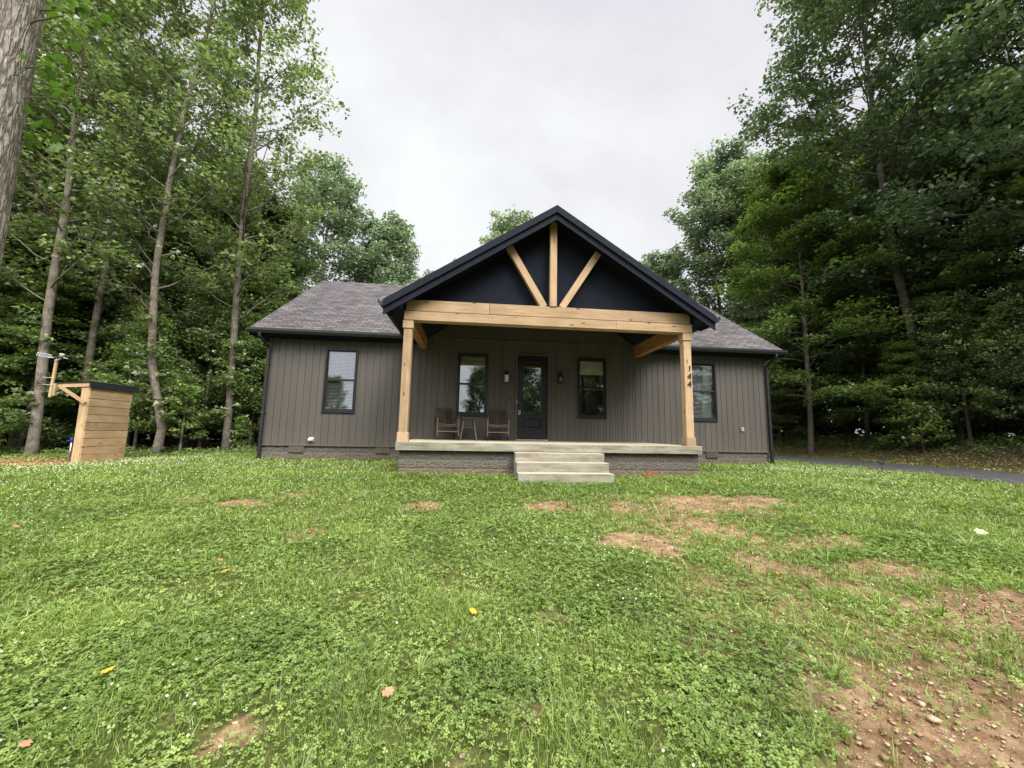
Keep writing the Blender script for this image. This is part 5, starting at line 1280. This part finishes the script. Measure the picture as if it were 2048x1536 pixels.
mb = MB().prism([(hx+.20, hz_+.11), (hx+.27, hz_+.07), (hx+.205, hz_+.08)], 'y', hy-.04, hy+.04); mb.build('vane', M['clearcup'], ws, WO)
mb = MB().tube([(hx+.02, hy-.03, hz_+.0), (hx+.07, hy-.03, hz_+.02), (hx+.13, hy-.03, hz_+.075)], .012, 8); mb.build('bracket', M['greyp'], ws, WO, smooth=True)
for zz in (2.62, 2.82):
    MB().tube([(hx-.24, hy-.05, zz+.01), (hx-.10, hy-.04, zz), (hx+.05, hy-.03, zz)], .006, 6).build('cable_tie', M['white'], ws, WO)
# hydrant
HO2 = (-11.74, 12.9, gzf(-11.74, 12.9))
hy_ = empty('yard_hydrant', HO2); tag(hy_, 'thin steel water hydrant with a blue head left of the lean-to', 'hydrant')
MB().tube([(0, 0, -.02), (.01, 0, .62)], .022, 12).build('pipe', M['steel'], hy_, smooth=True)
mb = MB().lathe((.01, 0, .61), [(.03, 0), (.045, .03), (.045, .10), (.025, .13)], 12); mb.tube([(.01, 0, .66), (-.06, -.03, .655), (-.09, -.04, .60)], [.022, .022, .018], 8); mb.build('head', M['blue'], hy_, smooth=True)
mb = MB(); mb.bar((.0, 0, .73), (.13, 0, .78), .025, .02); mb.bar((-.03, 0, .72), (.02, 0, .75), .04, .04); mb.build('lever', M['blue'], hy_)
# black cable round the trunk
pts = [(-16.10+.20*math.cos(a), 16.2+.20*math.sin(a), 2.98+.02*math.sin(a)) for a in [k_*math.pi/8 for k_ in range(17)]]
o = MB().tube(pts+[(-15.6, 15.6, 2.95), (-13.2, 13.2, 2.78), (-12.3, 12.62, 2.70)], .012, 6).build('cable', M['rubber'], smooth=True); tag(o, 'black cable looped round a poplar trunk and strung to the lean-to', 'cable')

# solar path light
px_, py_ = 12.9, 11.2; e = empty('path_light', (px_, py_, gzf(px_, py_)+.08)); tag(e, 'small black solar path light on a stake beside the driveway', 'path light')
MB().tube([(0, 0, -.10), (0, 0, .16)], .014, 8).build('stake', M['black'], e, smooth=True)
mb = MB().lathe((0, 0, .16), [(.022, 0), (.055, .075), (.055, .08)], 6); mb.build('lens', M['greyp'], e)
mb = MB().lathe((0, 0, .238), [(.115, 0), (.10, .02), (.045, .05), (.01, .06)], 6); mb.build('cap', M['black'], e)
mb = MB()
for k_ in range(6):
    a = k_*math.pi/3; mb.tube([(.024*math.cos(a), .024*math.sin(a), .16), (.09*math.cos(a), .09*math.sin(a), .24)], .006, 5)
mb.build('ribs', M['black'], e)

# fallen leaves
def fallen(x, y, size, mat, label, grp=None, rz=0, lift=.07):
    lv = []; lf = []; lobed_leaf((0, 0, 0), size, 0, (random.uniform(-.3, .3), random.uniform(-.3, .3)), lv, lf)
    o = MB().add(lv, lf).build('fallen_leaf', mat); o.location = (x, y, gzf(x, y)+lift); o.rotation_euler = (random.uniform(-.3, .3), random.uniform(-.3, .3), rz)
    tag(o, label, 'leaf', grp); return o
fallen(-2.0, 3.57, 0.078, M['leafyellow'], 'orange yellow leaf lying upright in the grass in the middle of the left lawn', None, 1, .085)
fallen(-1.87, 2.42, 0.060, M['leafyellow'], 'yellow leaf on dark clover at the lower left', None, 2, .075)
fallen(.03, 2.87, 0.054, M['leafyellow'], 'thin yellow leaf in grass below the porch steps', None, .5, .08)
fallen(-.34, 2.11, 0.060, M['leaftan'], 'curled tan leaf near the bottom centre', None, 2.6, .08)
fallen(-2.25, 3.95, 0.042, M['leaftan'], 'small rusty leaf just above the orange yellow one', None, .2, .06)
fallen(1.24, 3.65, 0.048, M['leafyellow'], 'yellow and white leaf in the clover right of centre', None, 2.2, .07)
fallen(-4.86, 5.33, 0.054, M['leafyellow'], 'yellow leaf far out on the left lawn', None, 3.2, .07)
fallen(-5.0, 5.0, 0.048, M['leaftan'], 'pale tan leaf at the left edge of the lawn', None, 1.2, .06)
fallen(6.42, 4.38, 0.120, M['leafpale'], 'large pale green leaf lying on the right lawn', None, 2.8, .10)
fallen(6.65, 4.12, 0.102, M['leafpale'], 'second pale green leaf cut by the right edge', None, .3, .07)
fallen(-1.86, 2.02, 0.042, M['leaftan'], 'brown leaf fragment at the lower left of the clover', None, .3, .05)
fallen(2.82, 3.46, 0.036, M['leafyellow'], 'narrow yellow leaf at the edge of the bare red soil', None, .9, .05)

# ------------------------------------------------------------------ sky and sun
w = bpy.data.worlds.new('World'); SC.world = w; w.use_nodes = True; nt = w.node_tree; nt.nodes.clear()
out = N(nt, 'ShaderNodeOutputWorld'); bg = N(nt, 'ShaderNodeBackground')
SUN_E, SUN_A = 48, 152      # elevation; azimuth measured from +Y towards +X
sky = N(nt, 'ShaderNodeTexSky', sky_type='NISHITA'); sky.sun_disc = False
sky.sun_elevation = R(SUN_E); sky.sun_rotation = R(SUN_A)
tc = N(nt, 'ShaderNodeTexCoord'); mp = N(nt, 'ShaderNodeMapping'); mp.inputs['Scale'].default_value = (1, 1, 1.6); L(nt, tc.outputs['Generated'], mp.inputs['Vector'])
n1 = noise(nt, mp.outputs[0], 1.7, 7, .55, .5)
cl = ramp(nt, [(.34, (.715, .70, .765)), (.50, (.81, .795, .845)), (.66, (.89, .89, .91))]); L(nt, n1.outputs['Fac'], cl.inputs[0])
sp = N(nt, 'ShaderNodeSeparateXYZ'); L(nt, tc.outputs['Generated'], sp.inputs[0])
# sky overhead, out of frame, brightened as added fill light
zr = ramp(nt, [(0, (.86, .90, .90)), (.22, (1.0, 1.01, 1.0)), (.82, (1, 1, 1)), (.98, (6.0, 5.9, 5.7))]); L(nt, sp.outputs[2], zr.inputs[0])
c = mixc(nt, 1.0, cl.outputs[0], zr.outputs[0], 'MULTIPLY')
nrm_ = N(nt, 'ShaderNodeVectorMath', operation='NORMALIZE'); L(nt, tc.outputs['Generated'], nrm_.inputs[0])
dp = N(nt, 'ShaderNodeVectorMath', operation='DOT_PRODUCT'); dp.inputs[1].default_value = (-.10, .86, .50); L(nt, nrm_.outputs[0], dp.inputs[0])
gl_ = N(nt, 'ShaderNodeMapRange', interpolation_type='SMOOTHSTEP'); gl_.inputs[1].default_value = .86; gl_.inputs[2].default_value = 1.0; L(nt, dp.outputs['Value'], gl_.inputs[0])
c = mixc(nt, gl_.outputs[0], c, mixc(nt, 1.0, c, (1.09, 1.12, 1.09), 'MULTIPLY'))
mz = N(nt, 'ShaderNodeMapRange', interpolation_type='SMOOTHSTEP'); mz.inputs[1].default_value = .22; mz.inputs[2].default_value = .6; L(nt, sp.outputs[2], mz.inputs[0])
my = N(nt, 'ShaderNodeMapRange', interpolation_type='SMOOTHSTEP'); my.inputs[1].default_value = .15; my.inputs[2].default_value = -.55; L(nt, sp.outputs[1], my.inputs[0])
mm_ = N(nt, 'ShaderNodeMath', operation='MULTIPLY'); L(nt, mz.outputs[0], mm_.inputs[0]); L(nt, my.outputs[0], mm_.inputs[1])
c = mixc(nt, mm_.outputs[0], c, (5.4, 5.25, 5.0))  # unseen sky behind the camera brightened as added fill light
skm = mixc(nt, 1.0, sky.outputs[0], (.008, .008, .008), 'MULTIPLY')
c = mixc(nt, 1.0, c, skm, 'ADD')
L(nt, c, bg.inputs['Color']); bg.inputs['Strength'].default_value = 1.0
L(nt, bg.outputs[0], out.inputs[0])
sd = bpy.data.lights.new('sun', 'SUN'); sd.energy = 4.2; sd.angle = R(28); sd.color = (1, .95, .88)
so_ = bpy.data.objects.new('sun', sd); COL.objects.link(so_)
az, el = R(SUN_A), R(SUN_E)
v = Vector((math.sin(az)*math.cos(el), math.cos(az)*math.cos(el), math.sin(el)))
so_.rotation_euler = v.to_track_quat('Z', 'Y').to_euler()
